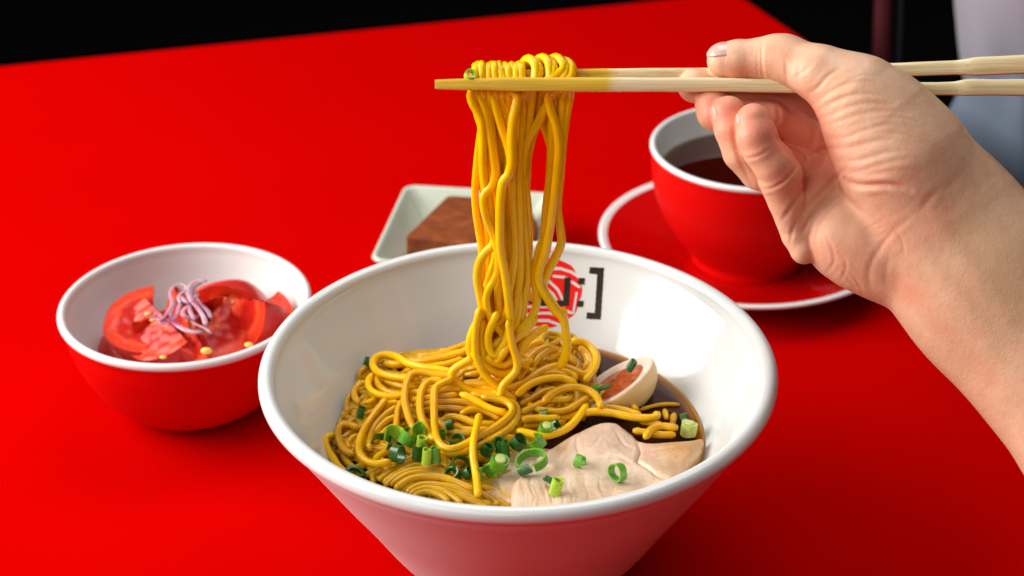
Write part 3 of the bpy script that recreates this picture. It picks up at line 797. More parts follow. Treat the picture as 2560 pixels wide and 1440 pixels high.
for i, (L, off, tx, ty) in enumerate(HN):
    if i in (1, 2, 4, 5, 6, 7, 8, 10, 11, 12, 14): L = L + [(L[-1][0] + 14, L[-1][1] + 30), (L[-1][0] + 40, L[-1][1] + 50)]; off = list(off) + [off[-1] + 3]
    P = hang(L, off)
    x0, y0_ = L[0]
    # up between the sticks, over the rear one and down behind it
    up = [at(tx, min(ty + 70, 262), 118), at(tx, ty + 34, 96), at(tx, ty + 10, 78), at(tx, ty, 58), at(tx, ty + 8, 38), at(tx + (x0 - tx) * .25, ty + 32, 28), at(tx + (x0 - tx) * .6, 218, 25)]
    xb = tx + rng.uniform(-10, 10); mid = (1262 if x0 < 1365 else 1390); xb = min(xb, 1345) if x0 < 1365 else xb
    if ty < 157: up = [at(tx - 22, ty + 75, 110), at(tx - 20, ty + 34, 92), at(tx - 12, ty + 9, 76), at(tx, ty, 56), at(tx + 14, ty + 10, 34), at(tx + 18, ty + 32, 24), at(tx + 14 + (x0 - tx - 14) * .5, 216, 24)]
    bk = [at(mid + (xb - mid) * .55 + rng.uniform(-14, 14), 470, 95), at(mid + (xb - mid) * .8, 350, 110)]
    bk = [on_y(np.array(b_u), np.array(b_v), Y0 + d_) for b_u, b_v, d_ in
          [(mid + (xb - mid) * .35 * (.7), 830, .010), (mid + (xb - mid) * .35 + rng.uniform(-6, 6), 640, .013), (mid + (xb - mid) * .45 + rng.uniform(-6, 6), 480, .014), (mid + (xb - mid) * .8, 350, .017)]]
    if i in (7, 8, 12): bk = bk[2:]
    if x0 > 1365: bk = [on_y(1384 + (xb - mid) * .1, 470, Y0 + .006), on_y(1392 + (xb - mid) * .3, 380, Y0 + .010)]
    PP = np.vstack([np.array(bk), np.array(up), P])
    o = tube('noodle', PP, NR * (1.10 if i % 3 else 1.24) * (1.06 if ty < 157 else 1.0), m_noodle, seed=50 + i, n=10, rough=0.06)
    lab = {2: 'lifted noodle running diagonally down the left front of the bundle to its middle', 4: 'lifted noodle hanging straight through the left half of the bundle',
           5: 'lifted noodle swinging slightly right at logo height in the bundle centre', 7: 'lifted noodle forming the right edge of the thick bundle', 8: 'lifted noodle falling from the big top loops into the bundle centre',
           0: 'lifted noodle at the left edge of the bundle, curling into a wide loop below', 3: 'noodle crossing in front of the lifted bundle, kinked halfway down',
           13: 'noodle in the right lifted bundle whose free end hangs lowest', 9: 'noodle slanting across the gap between the two lifted bundles', 1: 'lifted noodle with a small bump halfway down the left edge of the bundle',
           15: 'rightmost lifted noodle, bulging outward above the bowl rim', 14: 'lifted noodle on the inner left side of the narrow right-hand bundle', 16: 'lifted noodle running behind the two front strands of the right-hand bundle'}.get(i)
    if lab: tag(o, lab, 'noodle')
    elif x0 > 1365: tag(o, 'noodle in the narrow right-hand bundle lifted on the chopsticks', 'noodle', 'noodles in the right lifted bundle')
    else: tag(o, 'noodle in the thick left-hand bundle lifted on the chopsticks', 'noodle', 'noodles in the left lifted bundle')
for i in range(9):
    xt = 1214 + 14 * i + rng.uniform(-4, 4); xm = 1238 + (xt - 1270) * .75; q = rng.uniform(-7, 7, 6)
    P = [at(xt, 215, 30), on_y(xt + (xm - xt) * .3, 300, Y0 + .008), on_y(xm + q[1], 400, Y0 + .010), on_y(xm + q[2], 510, Y0 + .010), on_y(xm + 12 + q[3], 620, Y0 + .009), on_y(xm + 8 + q[4], 730, Y0 + .006), on_y(1262 + (xm - 1262) * .6, 820, Y0 + .003), on_y(1262 + (xm - 1262) * .8 + q[5], 890, Y0 + .002)]
    o = tube('noodle', P, NR * 1.15, m_noodle, seed=160 + i, n=10, rough=.06); tag(o, 'noodle in the thick left-hand bundle lifted on the chopsticks', 'noodle', 'noodles in the left lifted bundle')
# lower ends and loops of the lifted bundle
LO = [([(1207, 800), (1203, 850), (1213, 895), (1236, 905), (1256, 885), (1276, 858), (1300, 838), (1325, 815), (1340, 790)], [-5, -8, -2]),
      ([(1200, 770), (1190, 820), (1188, 870), (1195, 905), (1210, 935), (1234, 960), (1262, 985), (1290, 1000)], [-6, -10, -16]),
      ([(1270, 800), (1280, 860), (1292, 901), (1290, 928), (1272, 948), (1257, 965), (1250, 990), (1240, 1010)], [-8, -14, -20]),
      ([(1244, 780), (1222, 830), (1222, 870), (1236, 888), (1255, 874), (1272, 845), (1280, 800)], [-7, -8, -4]),
      ([(1180, 880), (1200, 900), (1225, 925), (1260, 935), (1290, 915), (1330, 900)], [-7, -9, 0]),
      ([(1215, 890), (1236, 905), (1262, 912), (1290, 890), (1310, 862), (1335, 835), (1370, 815)], [-8, -6, 0])]
for i, (L, off) in enumerate(LO):
    o = tube('noodle', hang(L, off), NR * 1.12, m_noodle, seed=90 + i, n=10)
    tag(o, ['wide round noodle loop at the foot of the lifted bundle', 'noodle dropping from the left side of the bundle foot into the heap', 'wavy noodle hanging in front of the bundle foot, ending low in the heap',
            'small inner noodle loop at the bundle foot', 'noodle curving under the round loop toward the right', 'noodle rising right from the round loop toward the emblem'][i], 'noodle', 'noodle loops at the foot of the lifted bundle')

# short wraps on the sticks, left part
for i, x in enumerate([1190, 1205, 1221, 1238, 1255, 1272, 1288, 1304]):
    t = 164 + rng.uniform(-3, 4); x += rng.uniform(-2.5, 2.5)
    q = rng.uniform(-8, 8, 4)
    P = [at(x + 2, 262, 92), at(x + 1, 215, 84), at(x, t + 8, 68), at(x, t, 52), at(x, t + 6, 34), at(x + 1, 195, 26), at(x + 2, 225, 26)]
    P += [on_y(x + (1272 - x) * g + dx, v_, Y0 + o_) for g, v_, o_, dx in [(.15, 275, .005, q[0]), (.35, 340, .006, q[1]), (.5, 420, .007, q[2]), (.6, 520, .008, q[3]), (.65, 640, .008, q[0]), (.7, 740, .006, q[1])]]
    o = tube('noodle', P, NR * 1.12, m_noodle, seed=120 + i, n=10)
    tag(o, ['first', 'second', 'third', 'fourth', 'fifth', 'sixth', 'seventh', 'eighth'][i] + ' noodle from the left folded over the tip end of the upper chopstick', 'noodle', 'noodles wrapped over the chopstick tips')

# ------------------------------------------------------------------ chicken slices
ck = M('poached_chicken').set(rough=0.38, spec=0.45, sss=0.25, sssr=(1.0, 0.5, 0.35), ssss=0.003, coat=0.4, coatr=0.16)
n1 = ck.noise(110, 6, .6, 1.2, (1, .45, 1)); n2 = ck.noise(800, 4)
c1_ = ck.ramp(n1, [(0.3, (0.54, 0.36, 0.22)), (0.5, (0.70, 0.52, 0.36)), (0.72, (0.79, 0.64, 0.49))])
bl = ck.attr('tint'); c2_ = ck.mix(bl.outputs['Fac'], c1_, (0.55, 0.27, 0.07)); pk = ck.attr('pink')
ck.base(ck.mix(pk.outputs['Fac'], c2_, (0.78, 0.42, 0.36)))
n3 = ck.noise(1, 4, .6, .4, (90, 520, 300)); ck.bump(n2, 0.4, 0.0005, ck.bump(n3, .35, .0008, ck.bump(n1, 0.5, 0.0015)))


def slice_(name, poly, z0, z1, carve, tint, pink, label, step=0.0006, tilt=(0, 0)):
    W = on_z(np.array([p[0] for p in poly], float), np.array([p[1] for p in poly], float), z1)[:, :2]
    W = catmull(np.c_[np.vstack([W, W[:1]]), np.zeros(len(W) + 1)], 0.004)[:-1, :2]
    lo = W.min(0) - .004; hi = W.max(0) + .004
    Fd = Field((*lo, z0 - .006), (*hi, z1 + .008), step)
    X, Y = np.meshgrid(Fd.ax[0], Fd.ax[1], indexing='ij')
    d2 = poly_sdf(X, Y, W)
    cx, cy = W.mean(0)
    und = 0.0007 * np.sin(X * 190 + Y * 90) * np.cos(Y * 150) + (X - cx) * tilt[0] + (Y - cy) * tilt[1]
    top = z1 + und - 0.0022 * np.exp(d2 / 0.003)
    Z = Fd.ax[2][None, None]
    dz = np.maximum(Z - top[..., None], z0 - Z); r = 0.0022
    a, b = d2[..., None] + r, dz + r
    D = np.minimum(np.maximum(a, b), 0) + np.sqrt(np.maximum(a, 0) ** 2 + np.maximum(b, 0) ** 2) - r
    Vv, Q = Fd.surf(D.astype(np.float32)); N = vnormals(Vv, Q)
    u, v = proj(Vv); p = np.stack([u, v], -1); upf = np.clip(N[:, 2], 0, 1)
    disp = np.zeros(len(Vv))
    for pl, wd, dep in carve:
        d, t = seg_dist(p, catmull(np.c_[np.array(pl, float), np.zeros(len(pl))], 8)[:, :2])
        disp -= dep * np.exp(-(d / wd) ** 2) * np.sin(np.pi * np.clip(t, 0.02, .98)) ** .5
    Vv = Vv + N * (disp * upf)[:, None]
    g = lambda L: np.clip(sum(a_ * np.exp(-((u - x) / sx) ** 2 - ((v - y) / sy) ** 2) for x, y, sx, sy, a_ in L) if L else np.zeros(len(u)), 0, 1)
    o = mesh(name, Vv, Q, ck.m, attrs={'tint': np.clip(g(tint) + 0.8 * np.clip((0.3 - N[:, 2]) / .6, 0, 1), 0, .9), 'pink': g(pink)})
    tag(o, label, 'chicken slice'); return o


fib = [([(1300 + q, 1185 + rng.uniform(-8, 25)), (1302 + q + rng.uniform(-3, 3), 1210 + rng.uniform(0, 10)), (1312 + q, 1240), (1310 + q + rng.uniform(-5, 8), 1275 + rng.uniform(-15, 15))], rng.uniform(1.5, 3), rng.uniform(.0002, .0007)) for q in (0, 9, 24, 33, 52, 66, 74, 95, 118, 131, 160, 200)]
slice_('chicken_slice', [(1277, 1225), (1284, 1196), (1300, 1178), (1335, 1140), (1366, 1113), (1414, 1085), (1460, 1059), (1500, 1048), (1545, 1051), (1584, 1074), (1603, 1091), (1640, 1097), (1701, 1094), (1735, 1088), (1760, 1084),
                         (1752, 1118), (1719, 1155), (1690, 1200), (1650, 1235), (1560, 1275), (1450, 1310), (1350, 1318), (1295, 1300), (1280, 1265)], ZB - .004, ZB + .0072,
       fib + [([(1590, 1095), (1600, 1130), (1592, 1150), (1620, 1168), (1640, 1185), (1680, 1200)], 4, 0.0016), ([(1470, 1115), (1490, 1105), (1500, 1090)], 2.5, .0006),
              ([(1450, 1080), (1440, 1110), (1452, 1140)], 4, .0005), ([(1540, 1080), (1560, 1110), (1580, 1120)], 3, .0005), ([(1545, 1055), (1580, 1085), (1600, 1100)], 5, .0009),
              ([(1490, 1150), (1540, 1140), (1580, 1160)], 5, .0004), ([(1620, 1130), (1650, 1122), (1690, 1118)], 3, .0005), ([(1630, 1150), (1665, 1145), (1700, 1135)], 3, .0004)],
       [(1735, 1100, 60, 40, .95), (1670, 1110, 60, 35, .6), (1700, 1170, 60, 40, .5), (1400, 1120, 50, 12, .35), (1560, 1250, 120, 25, .4), (1450, 1165, 45, 12, .3), (1340, 1230, 30, 30, .3), (1300, 1215, 6, 30, .35)], [(1618, 1128, 26, 22, .55), (1560, 1062, 30, 16, .6), (1470, 1095, 70, 40, .25)],
       'large pale slice of poached chicken breast at the near right rim of the white bowl')
slice_('chicken_slice', [(1208, 1160), (1222, 1140), (1250, 1122), (1330, 1108), (1400, 1120), (1400, 1200), (1310, 1262), (1262, 1252), (1232, 1245), (1203, 1238), (1206, 1195)], ZB - .006, ZB + .0028,
       [([(1215, 1150), (1213, 1190), (1222, 1235)], 4, .0008), ([(1240, 1180), (1246, 1210), (1262, 1240)], 4, .0006)],
       [(1215, 1225, 20, 30, .7), (1265, 1235, 25, 18, .8)], [],
       'smaller chicken slice soaking in broth, half under the large slice at its left end')

# ------------------------------------------------------------------ egg
eggw = M('stained_egg_white').set(rough=0.3, spec=0.45, sss=0.3, sssr=(1, .7, .4), ssss=0.003, coat=0.3, coatr=.15)
en = eggw.noise(60, 4); ea = eggw.attr('face')
eb = eggw.ramp(en, [(0.3, (0.70, 0.44, 0.16)), (0.7, (0.78, 0.56, 0.27))])
eggw.base(eggw.mix(ea.outputs['Fac'], eb, (0.80, 0.67, 0.52)))
yk = M('jammy_yolk').set(rough=0.3, spec=0.25, sss=0.1, sssr=(1, .4, .1), ssss=0.001, coat=0.2, coatr=.15)
yk.base(yk.ramp(yk.noise(170, 6, .6, 1.5), [(0.3, (0.24, 0.026, 0.001)), (0.5, (0.45, 0.07, 0.002)), (0.72, (0.62, 0.15, 0.006))])); yk.bump(yk.noise(350, 5), .6, .0015)
e_c = on_z(1542, 955, ZB + .0065)
e_n = -0.50 * _R + 0.78 * _U - 0.30 * _F; e_n /= np.linalg.norm(e_n)
e_a = 0.88 * _R + 0.47 * _U; e_a -= e_n * (e_a @ e_n); e_a /= np.linalg.norm(e_a); e_b = np.cross(e_n, e_a)
A_, B_, C_ = 0.0190, 0.0165, 0.0155
V = []; FA = []; n = 64; rings = []
for k in range(22):                      # back shell from pole to cut
    ph = math.pi / 2 * (1 - k / 21); rings.append((math.cos(ph), -math.sin(ph) * C_, 0))
rings += [(0.985, 0.0006, 0.7), (0.95, 0.0009, 1), (0.85, 0.0004, 1), (0.72, 0.0, 1), (0.66, -0.0008, 1), (0.60, -0.004, 1), (0.3, -0.006, 1), (0.0, -0.006, 1)]
lr = np.random.default_rng(3)
for (rr, h, fc) in rings:
    for j in range(n):
        a = 2 * math.pi * j / n; s = 1.0
        if 0.3 < rr < .7 and fc: s = 1 + .05 * math.sin(3 * a + 1) + .03 * math.sin(5 * a)
        ov = 1 + 0.10 * math.cos(a)      # blunt and pointed end
        V.append(e_c + e_a * A_ * rr * s * math.cos(a) + e_b * B_ * rr * s * math.sin(a) * (1 - .08 * math.cos(a)) + e_n * h); FA.append(fc)
Fl = [(i * n + j, i * n + (j + 1) % n, (i + 1) * n + (j + 1) % n, (i + 1) * n + j) for i in range(len(rings) - 1) for j in range(n)]
egg = empty('boiled_egg_half', tuple(e_c)); tag(egg, 'halved soy-stained boiled egg with orange yolk, leaning by the far right wall', 'egg')
add_child(mesh('egg_white', V, Fl, eggw.m, attrs={'face': FA}), egg)
V = []
yr = [(0.68, -0.0012), (0.62, 0.0002), (0.5, 0.0006), (0.35, 0.0004), (0.2, 0.0008), (0.0, 0.0006)]
for (rr, h) in yr:
    for j in range(n):
        a = 2 * math.pi * j / n; s = 1 + .06 * math.sin(3 * a + 1) + .03 * math.sin(5 * a)
        V.append(e_c + e_a * A_ * rr * s * math.cos(a) + e_b * B_ * rr * s * math.sin(a) + e_n * (h + (0.0005 * math.sin(a * 4 + rr * 9) if rr < .6 else 0)))
add_child(mesh('yolk', V, [(i * n + j, i * n + (j + 1) % n, (i + 1) * n + (j + 1) % n, (i + 1) * n + j) for i in range(len(yr) - 1) for j in range(n)], yk.m), egg)

# ------------------------------------------------------------------ spring onion


def green(name, a, b, r=.35):
    g = M(name).set(rough=r, spec=0.5, coat=0.3, coatr=.1, sss=.1, sssr=(.5, 1, .2), ssss=.001)
    st = g.noise(1, 3, .5, 0, (700, 700, 700)); g.base(g.ramp(st, [(0.3, a), (0.7, b)])); g.bump(st, .3, .0003); return g.m


G = {'dark': green('dark_green_onion', (0.008, 0.07, 0.008), (0.03, 0.16, 0.012)), 'mid': green('green_onion', (0.08, 0.28, 0.01), (0.16, 0.42, 0.02)),
     'lime': green('lime_onion', (0.30, 0.50, 0.02), (0.50, 0.68, 0.05)), 'pale': green('pale_onion', (0.48, 0.58, 0.12), (0.62, 0.68, 0.25))}


def ring(uv, lift, r, ln, axis, col, label, grp=None, arc=360, wall=0.28, flat=1.0, seed=0, solid=False):
    """piece of spring onion: r and ln in photo pixels; axis in camera terms (right, up, towards viewer)"""
    c = lay([uv], lift)[0] if not isinstance(lift, tuple) else on_z(uv[0], uv[1], lift[0])
    ax = axis[0] * _R + axis[1] * _U - axis[2] * _F; ax /= np.linalg.norm(ax)
    t = np.cross(ax, _F); t /= np.linalg.norm(t); b = np.cross(ax, t)
    R_ = r * PX * 1.03; L_ = ln * PX * 1.03; n = 28; lr = np.random.default_rng(seed); V = []; Fl = []
    full = arc >= 360; ph = lr.uniform(0, 6); m = n if full else n + 1
    th = wall * R_
    for j in range(m):
        a = ph + math.radians(arc) * j / n
        w_ = 1 + .06 * math.sin(2 * a + seed) + .03 * math.sin(3 * a)
        sp = 1 + (0 if full else 0.25 * j / n)
        for (rr, z) in ((R_, -L_ / 2), (R_ * 1.02, 0), (R_, L_ / 2), (R_ - th, L_ / 2 - th * .15), (R_ - th, 0), (R_ - th, -L_ / 2 + th * .15)):
            zz = z + L_ * .05 * math.sin(a * 2 + seed)
            V.append(c + (t * math.cos(a) + b * math.sin(a) * flat) * rr * w_ * sp + ax * zz)
    q = 6
    for j in range(n):
        j2 = (j + 1) % m
        for k in range(q): Fl.append((j * q + k, j2 * q + k, j2 * q + (k + 1) % q, j * q + (k + 1) % q))
    if not full: Fl += [tuple(range(q))[::-1], tuple(range((m - 1) * q, m * q))]
    if solid:
        n0_ = len(V)
        for (rr, z) in ((R_ * .66, L_ / 2 - .0002), (R_ * .62, L_ / 2 + .0005), (R_ * .4, L_ / 2 + .0007), (0, L_ / 2 + .0006)):
            for j in range(24):
                a = 2 * math.pi * j / 24; V.append(c + (t * math.cos(a) + b * math.sin(a) * flat) * rr + ax * z)
        for i in range(3):
            for j in range(24): Fl.append((n0_ + i * 24 + j, n0_ + i * 24 + (j + 1) % 24, n0_ + (i + 1) * 24 + (j + 1) % 24, n0_ + (i + 1) * 24 + j))
    o = mesh('spring_onion_piece', V, Fl, [G[col], G['pale']])
    md = o.modifiers.new('edges', 'EDGE_SPLIT'); md.split_angle = math.radians(42)
    if solid:
        for p_ in o.data.polygons:
            if min(p_.vertices) >= n0_: p_.material_index = 1
    tag(o, label, 'spring onion', grp); return o


ZC = (ZB + .0098,)
GL = 'dark spring onion rings among the noodles left of the chicken'
dk = 'dark green spring onion ring in the cluster between noodles and chicken'
ring((1248, 1158), 4.4, 22, 30, (.25, .75, .62), 'mid', 'thick spring onion stub with pale round core, standing at the chicken slice left end', solid=True, wall=.3, seed=1)
ring((1331, 1152), ZC, 33, 24, (-.25, .75, .5), 'mid', 'widest bright green spring onion ring, tipped open on the chicken with dark curls below', arc=300, wall=.12, seed=2)
ring((1312, 1172), ZC, 12, 34, (.8, .3, .2), 'dark', 'curled dark green shoot lying under the widest onion ring on the chicken', arc=200, wall=.3, seed=3)
ring((1340, 1106), 4.5, 20, 30, (-.5, .75, .3), 'mid', 'green spring onion ring tilted at the top left edge of the chicken', arc=290, wall=.15, seed=4)
ring((1449, 1153), ZC, 17, 18, (.85, -.25, .45), 'mid', 'small green spring onion ring standing alone in the middle of the chicken', wall=.14, seed=5)
ring((1544, 1181), (ZB + .0105,), 23, 22, (-.75, -.1, .6), 'mid', 'rightmost green spring onion ring on the chicken, with a torn inner wall', wall=.13, seed=6)
ring((1391, 1217), (ZB + .0105,), 14, 42, (.22, .9, .35), 'lime', 'yellow-green spring onion tube lying near the rim on the chicken', wall=.3, seed=7)
ring((1371, 1197), ZC, 8, 22, (.8, -.4, .3), 'dark', 'tiny dark green onion shred beside the yellow-green tube on the chicken', arc=200, wall=.35, seed=8)
ring((1722, 1072), 1.5, 20, 34, (.1, .9, .35), 'pale', 'pale yellow-green spring onion stub floating at the right wall of the bowl', solid=True, wall=.3, seed=9)
ring((1712, 1048), .2, 16, 16, (.9, .3, .2), 'dark', 'dark green onion scrap floating behind the pale onion stub at right', arc=220, wall=.25, seed=10)
ring((1577, 914), (ZB + .022,), 11, 30, (.5, .8, .3), 'dark', 'dark green onion piece stuck to the cut face of the egg near its tip', arc=260, wall=.35, seed=11)
ring((1484, 968), 4.2, 10, 26, (.8, .4, .2), 'mid', 'green onion shred at the lower edge of the egg yolk', arc=200, wall=.3, seed=12)
ring((1512, 970), 4.2, 7, 34, (.9, .3, .2), 'dark', 'thin dark onion shred along the lower edge of the egg face', arc=180, wall=.3, seed=13)
ring((921, 906), 2.2, 11, 24, (.3, .8, .3), 'dark', 'dark green onion scrap against the far left wall behind the noodle loop', arc=240, wall=.3, seed=14)
ring((906, 1030), 1.0, 12, 26, (.2, .9, .3), 'dark', 'dark green onion scrap in the broth inside the left noodle curl', arc=240, wall=.3, seed=15)
ring((990, 1092), 5.4, 24, 40, (.15, .9, .25), 'lime', 'light green opened onion strip, largest of the left cluster on the noodles', arc=170, wall=.12, seed=16)
ring((1020, 1092), 5.2, 20, 34, (.45, .8, .25), 'mid', 'mid green onion ring leaning right in the left cluster on the noodles', arc=250, wall=.14, seed=17)
ring((1050, 1077), 5.2, 16, 32, (-.35, .85, .3), 'mid', 'topmost green onion ring of the left cluster on the noodles', arc=270, wall=.18, seed=18)
ring((957, 1104), 4.2, 22, 20, (.35, .8, .5), 'dark', 'leftmost green onion ring of the left cluster, open end toward the viewer', arc=250, wall=.14, seed=19)
ring((994, 1135), 4.0, 21, 24, (.8, -.1, .55), 'dark', 'dark green onion ring below the light green strip of the left cluster', wall=.14, seed=20)
ring((1056, 1106), 4.8, 14, 30, (.1, .9, .4), 'lime', 'small light green onion tube in the middle of the left cluster', wall=.3, seed=21)
ring((1067, 1142), 4.8, 12, 40, (.08, .95, .25), 'lime', 'upright yellow-green onion tube at the bottom of the left cluster', wall=.3, seed=22)
ring((1088, 1138), 4.6, 13, 38, (-.1, .95, .25), 'mid', 'upright green onion tube at the lower right of the left cluster', wall=.3, seed=23)
ring((1104, 1086), 3.0, 12, 20, (.2, .9, .3), 'mid', 'green onion tube seen through the big noodle arch', wall=.3, seed=24)
ring((1040, 1130), 3.6, 14, 40, (.1, .95, .3), 'dark', 'dark folded onion leaf behind the upright tubes of the left cluster', arc=200, wall=.3, seed=25)
ring((1152, 1163), 3.0, 24, 24, (.35, .35, .8), 'dark', 'dark green onion ring open toward the viewer, right of the soaked noodles', wall=.13, seed=26)
ring((1130, 1184), 2.2, 18, 16, (-.3, .5, .7), 'dark', 'dark onion ring lying flat at the end of the soaked noodles', wall=.2, seed=27)
ring((1168, 1182), 2.0, 14, 20, (.6, .4, .3), 'dark', 'small dark onion ring touching the straight noodle', wall=.25, seed=28)
ring((888, 1182), .8, 26, 14, (.2, .75, .5), 'dark', 'flat dark oval onion ring floating at the left rim of the bowl', wall=.35, flat=.7, seed=29)
ring((1143, 1101), 3.2, 20, 16, (.1, .8, .5), 'dark', 'dark onion ring lying inside the big noodle arch', wall=.2, seed=30)
ring((1125, 1060), 3.0, 13, 18, (.9, .3, .2), 'dark', 'dark onion scrap under the crosswise noodles inside the arch', arc=240, wall=.3, seed=31)
ring((1365, 1071), 4.4, 18, 20, (.2, .75, .6), 'mid', 'round green onion stub with pale core just above the chicken', solid=True, wall=.3, seed=32)
ring((1388, 1065), 4.0, 12, 24, (.7, .5, .3), 'dark', 'dark onion scrap right of the round stub above the chicken', arc=260, wall=.3, seed=33)
ring((1362, 1034), 3.6, 11, 22, (.9, .2, .3), 'dark', 'dark onion scrap peeking between right-hand noodles above the chicken', arc=240, wall=.3, seed=34)
ring((1296, 1106), 4.0, 20, 26, (.5, .6, .5), 'dark', 'dark onion ring nearest the thick stub, above the left end of the chicken', GL, wall=.18, seed=35)
ring((1248, 1114), 3.8, 15, 32, (.15, .9, .3), 'dark', 'dark onion piece standing directly above the thick pale-cored stub', GL, arc=260, wall=.25, seed=36)
ring((1266, 1122), 4.0, 12, 40, (-.1, .95, .3), 'dark', 'dark onion strip between the thick stub and the ring beside it', GL, arc=240, wall=.25, seed=37)
ring((1218, 1124), 3.6, 15, 28, (.4, .8, .4), 'dark', 'dark onion ring just right of the straight noodle above the chicken', GL, wall=.2, seed=38)
ring((1200, 1110), 3.2, 12, 22, (-.4, .8, .4), 'dark', 'leftmost dark onion ring of those right of the straight noodle', GL, wall=.25, seed=39)
ring((1222, 1196), (ZB + .0052,), 30, 30, (.55, .35, .25), 'mid', 'flat green onion leaf draped over the left end of the chicken', arc=75, wall=.12, seed=40)
ring((1195, 1185), 2.4, 10, 40, (.0, .95, .3), 'mid', 'narrow green onion strip beside the straight noodle', arc=180, wall=.3, seed=41)
o = ring((1175, 187), ZC, 14, 14, (.3, .5, .8), 'lime', 'light green onion shred caught on the chopstick near its tip', wall=.35, seed=42)
co = at(1175, 187, -2) - np.mean([v.co for v in o.data.vertices], axis=0)
for v in o.data.vertices: v.co = v.co + Vector(co)

# ------------------------------------------------------------------ small bowl with tomato
SCX, SCY, SR, SH = -0.3754 * .4314 - CX, 1.7547 * .4314 - CY, 0.0602, 0.0576
sb = empty('small_bowl', (SCX, SCY, 0)); tag(sb, 'small round bowl, red outside and white inside, holding tomato wedges', 'bowl')


def lz(name, prof, mat, par, cx, cy, n=128, step=.0015):
    pr = catmull(np.c_[np.array(prof, float), np.zeros(len(prof))], step)[:, :2]; pr[:, 0] = np.maximum(pr[:, 0], 0)
    o = lathe(name, pr, mat, None, n=n, center=(cx, cy)); return add_child(o, par)


r_ = 0.0021
slip = [(SR + r_ * math.cos(a), SH + r_ * math.sin(a)) for a in np.linspace(math.radians(180), math.radians(-55), 14)]
sin_ = [(0, .0075), (.015, .0078), (.028, .0105), (.040, .0190), (.0485, .0310), (.0545, .0430), (SR - r_ + .0001, .0555)]
pr = np.vstack([catmull(np.c_[np.array(sin_), np.zeros(len(sin_))], .0015)[:, :2], slip])
add_child(lathe('interior', pr, m_smallwhite, None, n=128, center=(SCX, SCY)), sb)
lz('outer_wall', [slip[-1], (.0604, .0535), (.0590, .0445), (.0545, .0310), (.0470, .0170), (.0380, .0075), (.0300, .0025), (.0270, .0004), (.0240, .0004), (.0230, .003), (.0, .003)], m_redmatt, sb, SCX, SCY)

sk = M('tomato_skin').set(rough=0.3, spec=0.35, coat=.15, coatr=.15, sss=.15, sssr=(1, .2, .1), ssss=.003)
sk.base(sk.ramp(sk.noise(40, 3), [(.3, (0.52, 0.012, 0.012)), (.7, (0.66, 0.03, 0.02))]))
fs = M('tomato_flesh').set(rough=0.36, spec=0.22, coat=.1, coatr=.15, sss=.2, sssr=(1, .25, .12), ssss=.004)
ft = fs.attr('t').outputs['Fac']; fm = fs.n('ShaderNodeMath', operation='MULTIPLY_ADD'); fs.l(fs.noise(110, 4, .6), fm.inputs[0]); fm.inputs[1].default_value = .35; fs.l(ft, fm.inputs[2])
fs.base(fs.ramp(fm.outputs[0], [(.10, (0.74, 0.20, 0.09)), (.34, (0.66, 0.05, 0.018)), (.5, (0.40, 0.008, 0.004)), (.82, (0.50, 0.014, 0.006)), (.93, (0.74, 0.075, 0.022)), (1.0, (0.70, 0.04, 0.012))])); fs.bump(fs.noise(220, 4), .3, .001)
sd = simple('tomato_seed', (0.85, 0.50, 0.10), .25, .5).m


def wedge(uv, z, R_, half, rot, label, seed, elong=1.0):
    c = on_z(uv[0], uv[1], z); lr = np.random.default_rng(seed)
    root = empty('tomato_wedge', tuple(c)); tag(root, label, 'tomato wedge')
    xs = np.array(rot[0], float); xs /= np.linalg.norm(xs); zs = np.array(rot[1], float); zs -= xs * (zs @ xs); zs /= np.linalg.norm(zs)
    Mx = np.stack([xs, np.cross(zs, xs), zs], 1); cen = np.array([R_ * .55, 0, 0])
    def P(lat, lon, rr):
        w_ = 1 + .03 * math.sin(5 * lat + seed) * math.cos(lon * 4)
        return np.array([rr * math.cos(lat) * math.cos(lon) * w_, rr * math.cos(lat) * math.sin(lon) * w_, rr * math.sin(lat) * elong])
    nl, no = 18, 12; V = []; Fl = []
    for i in range(nl + 1):
        lat = math.radians(-89.5 + 179 * i / nl)
        for j in range(no + 1):
            lon = math.radians(-half + 2 * half * j / no); V.append(P(lat, lon, R_))
    for i in range(nl):
        for j in range(no): a = i * (no + 1) + j; Fl.append((a, a + 1, a + no + 2, a + no + 1))
    skin = mesh('skin', [c + Mx @ (v - cen) for v in np.array(V)], Fl, sk.m)
    V = []; Fl = []; nr = 14; TT = []
    for sgn in (-1, 1):
        b0_ = len(V)
        for i in range(nl + 1):
            lat = math.radians(-89.5 + 179 * i / nl)
            for k in range(nr + 1):
                t = 1 - k / nr; rr = R_ * (.12 + .875 * t)
                lon = math.radians(sgn * half * (1 - .0 * t))
                v = P(lat, lon, rr); nn = np.array([-math.sin(lon), math.cos(lon), 0]) * sgn
                gel = -.0009 * math.exp(-((t - .62) / .2) ** 2) * math.cos(lat) ** 2 * (1 + .5 * math.sin(6 * lat + seed + sgn)) + .0007 * math.sin(17 * t + seed) * math.sin(9 * lat + sgn)
                V.append(v + nn * (gel if 0 < k < nr else 0)); TT.append(t)
        for i in range(nl):
            for k in range(nr):
                a = b0_ + i * (nr + 1) + k; f_ = (a, a + 1, a + nr + 2, a + nr + 1); Fl.append(f_ if sgn > 0 else f_[::-1])
    m1 = nl + 1
    for i in range(nl):
        a = i * (nr + 1) + nr; b = (nl + 1) * (nr + 1) + a; Fl.append((a, b, b + nr + 1, a + nr + 1))
    flesh = mesh('flesh', [c + Mx @ (v - cen) for v in np.array(V)], Fl, fs.m, attrs={'t': TT})
    add_child(skin, root); add_child(flesh, root); return root


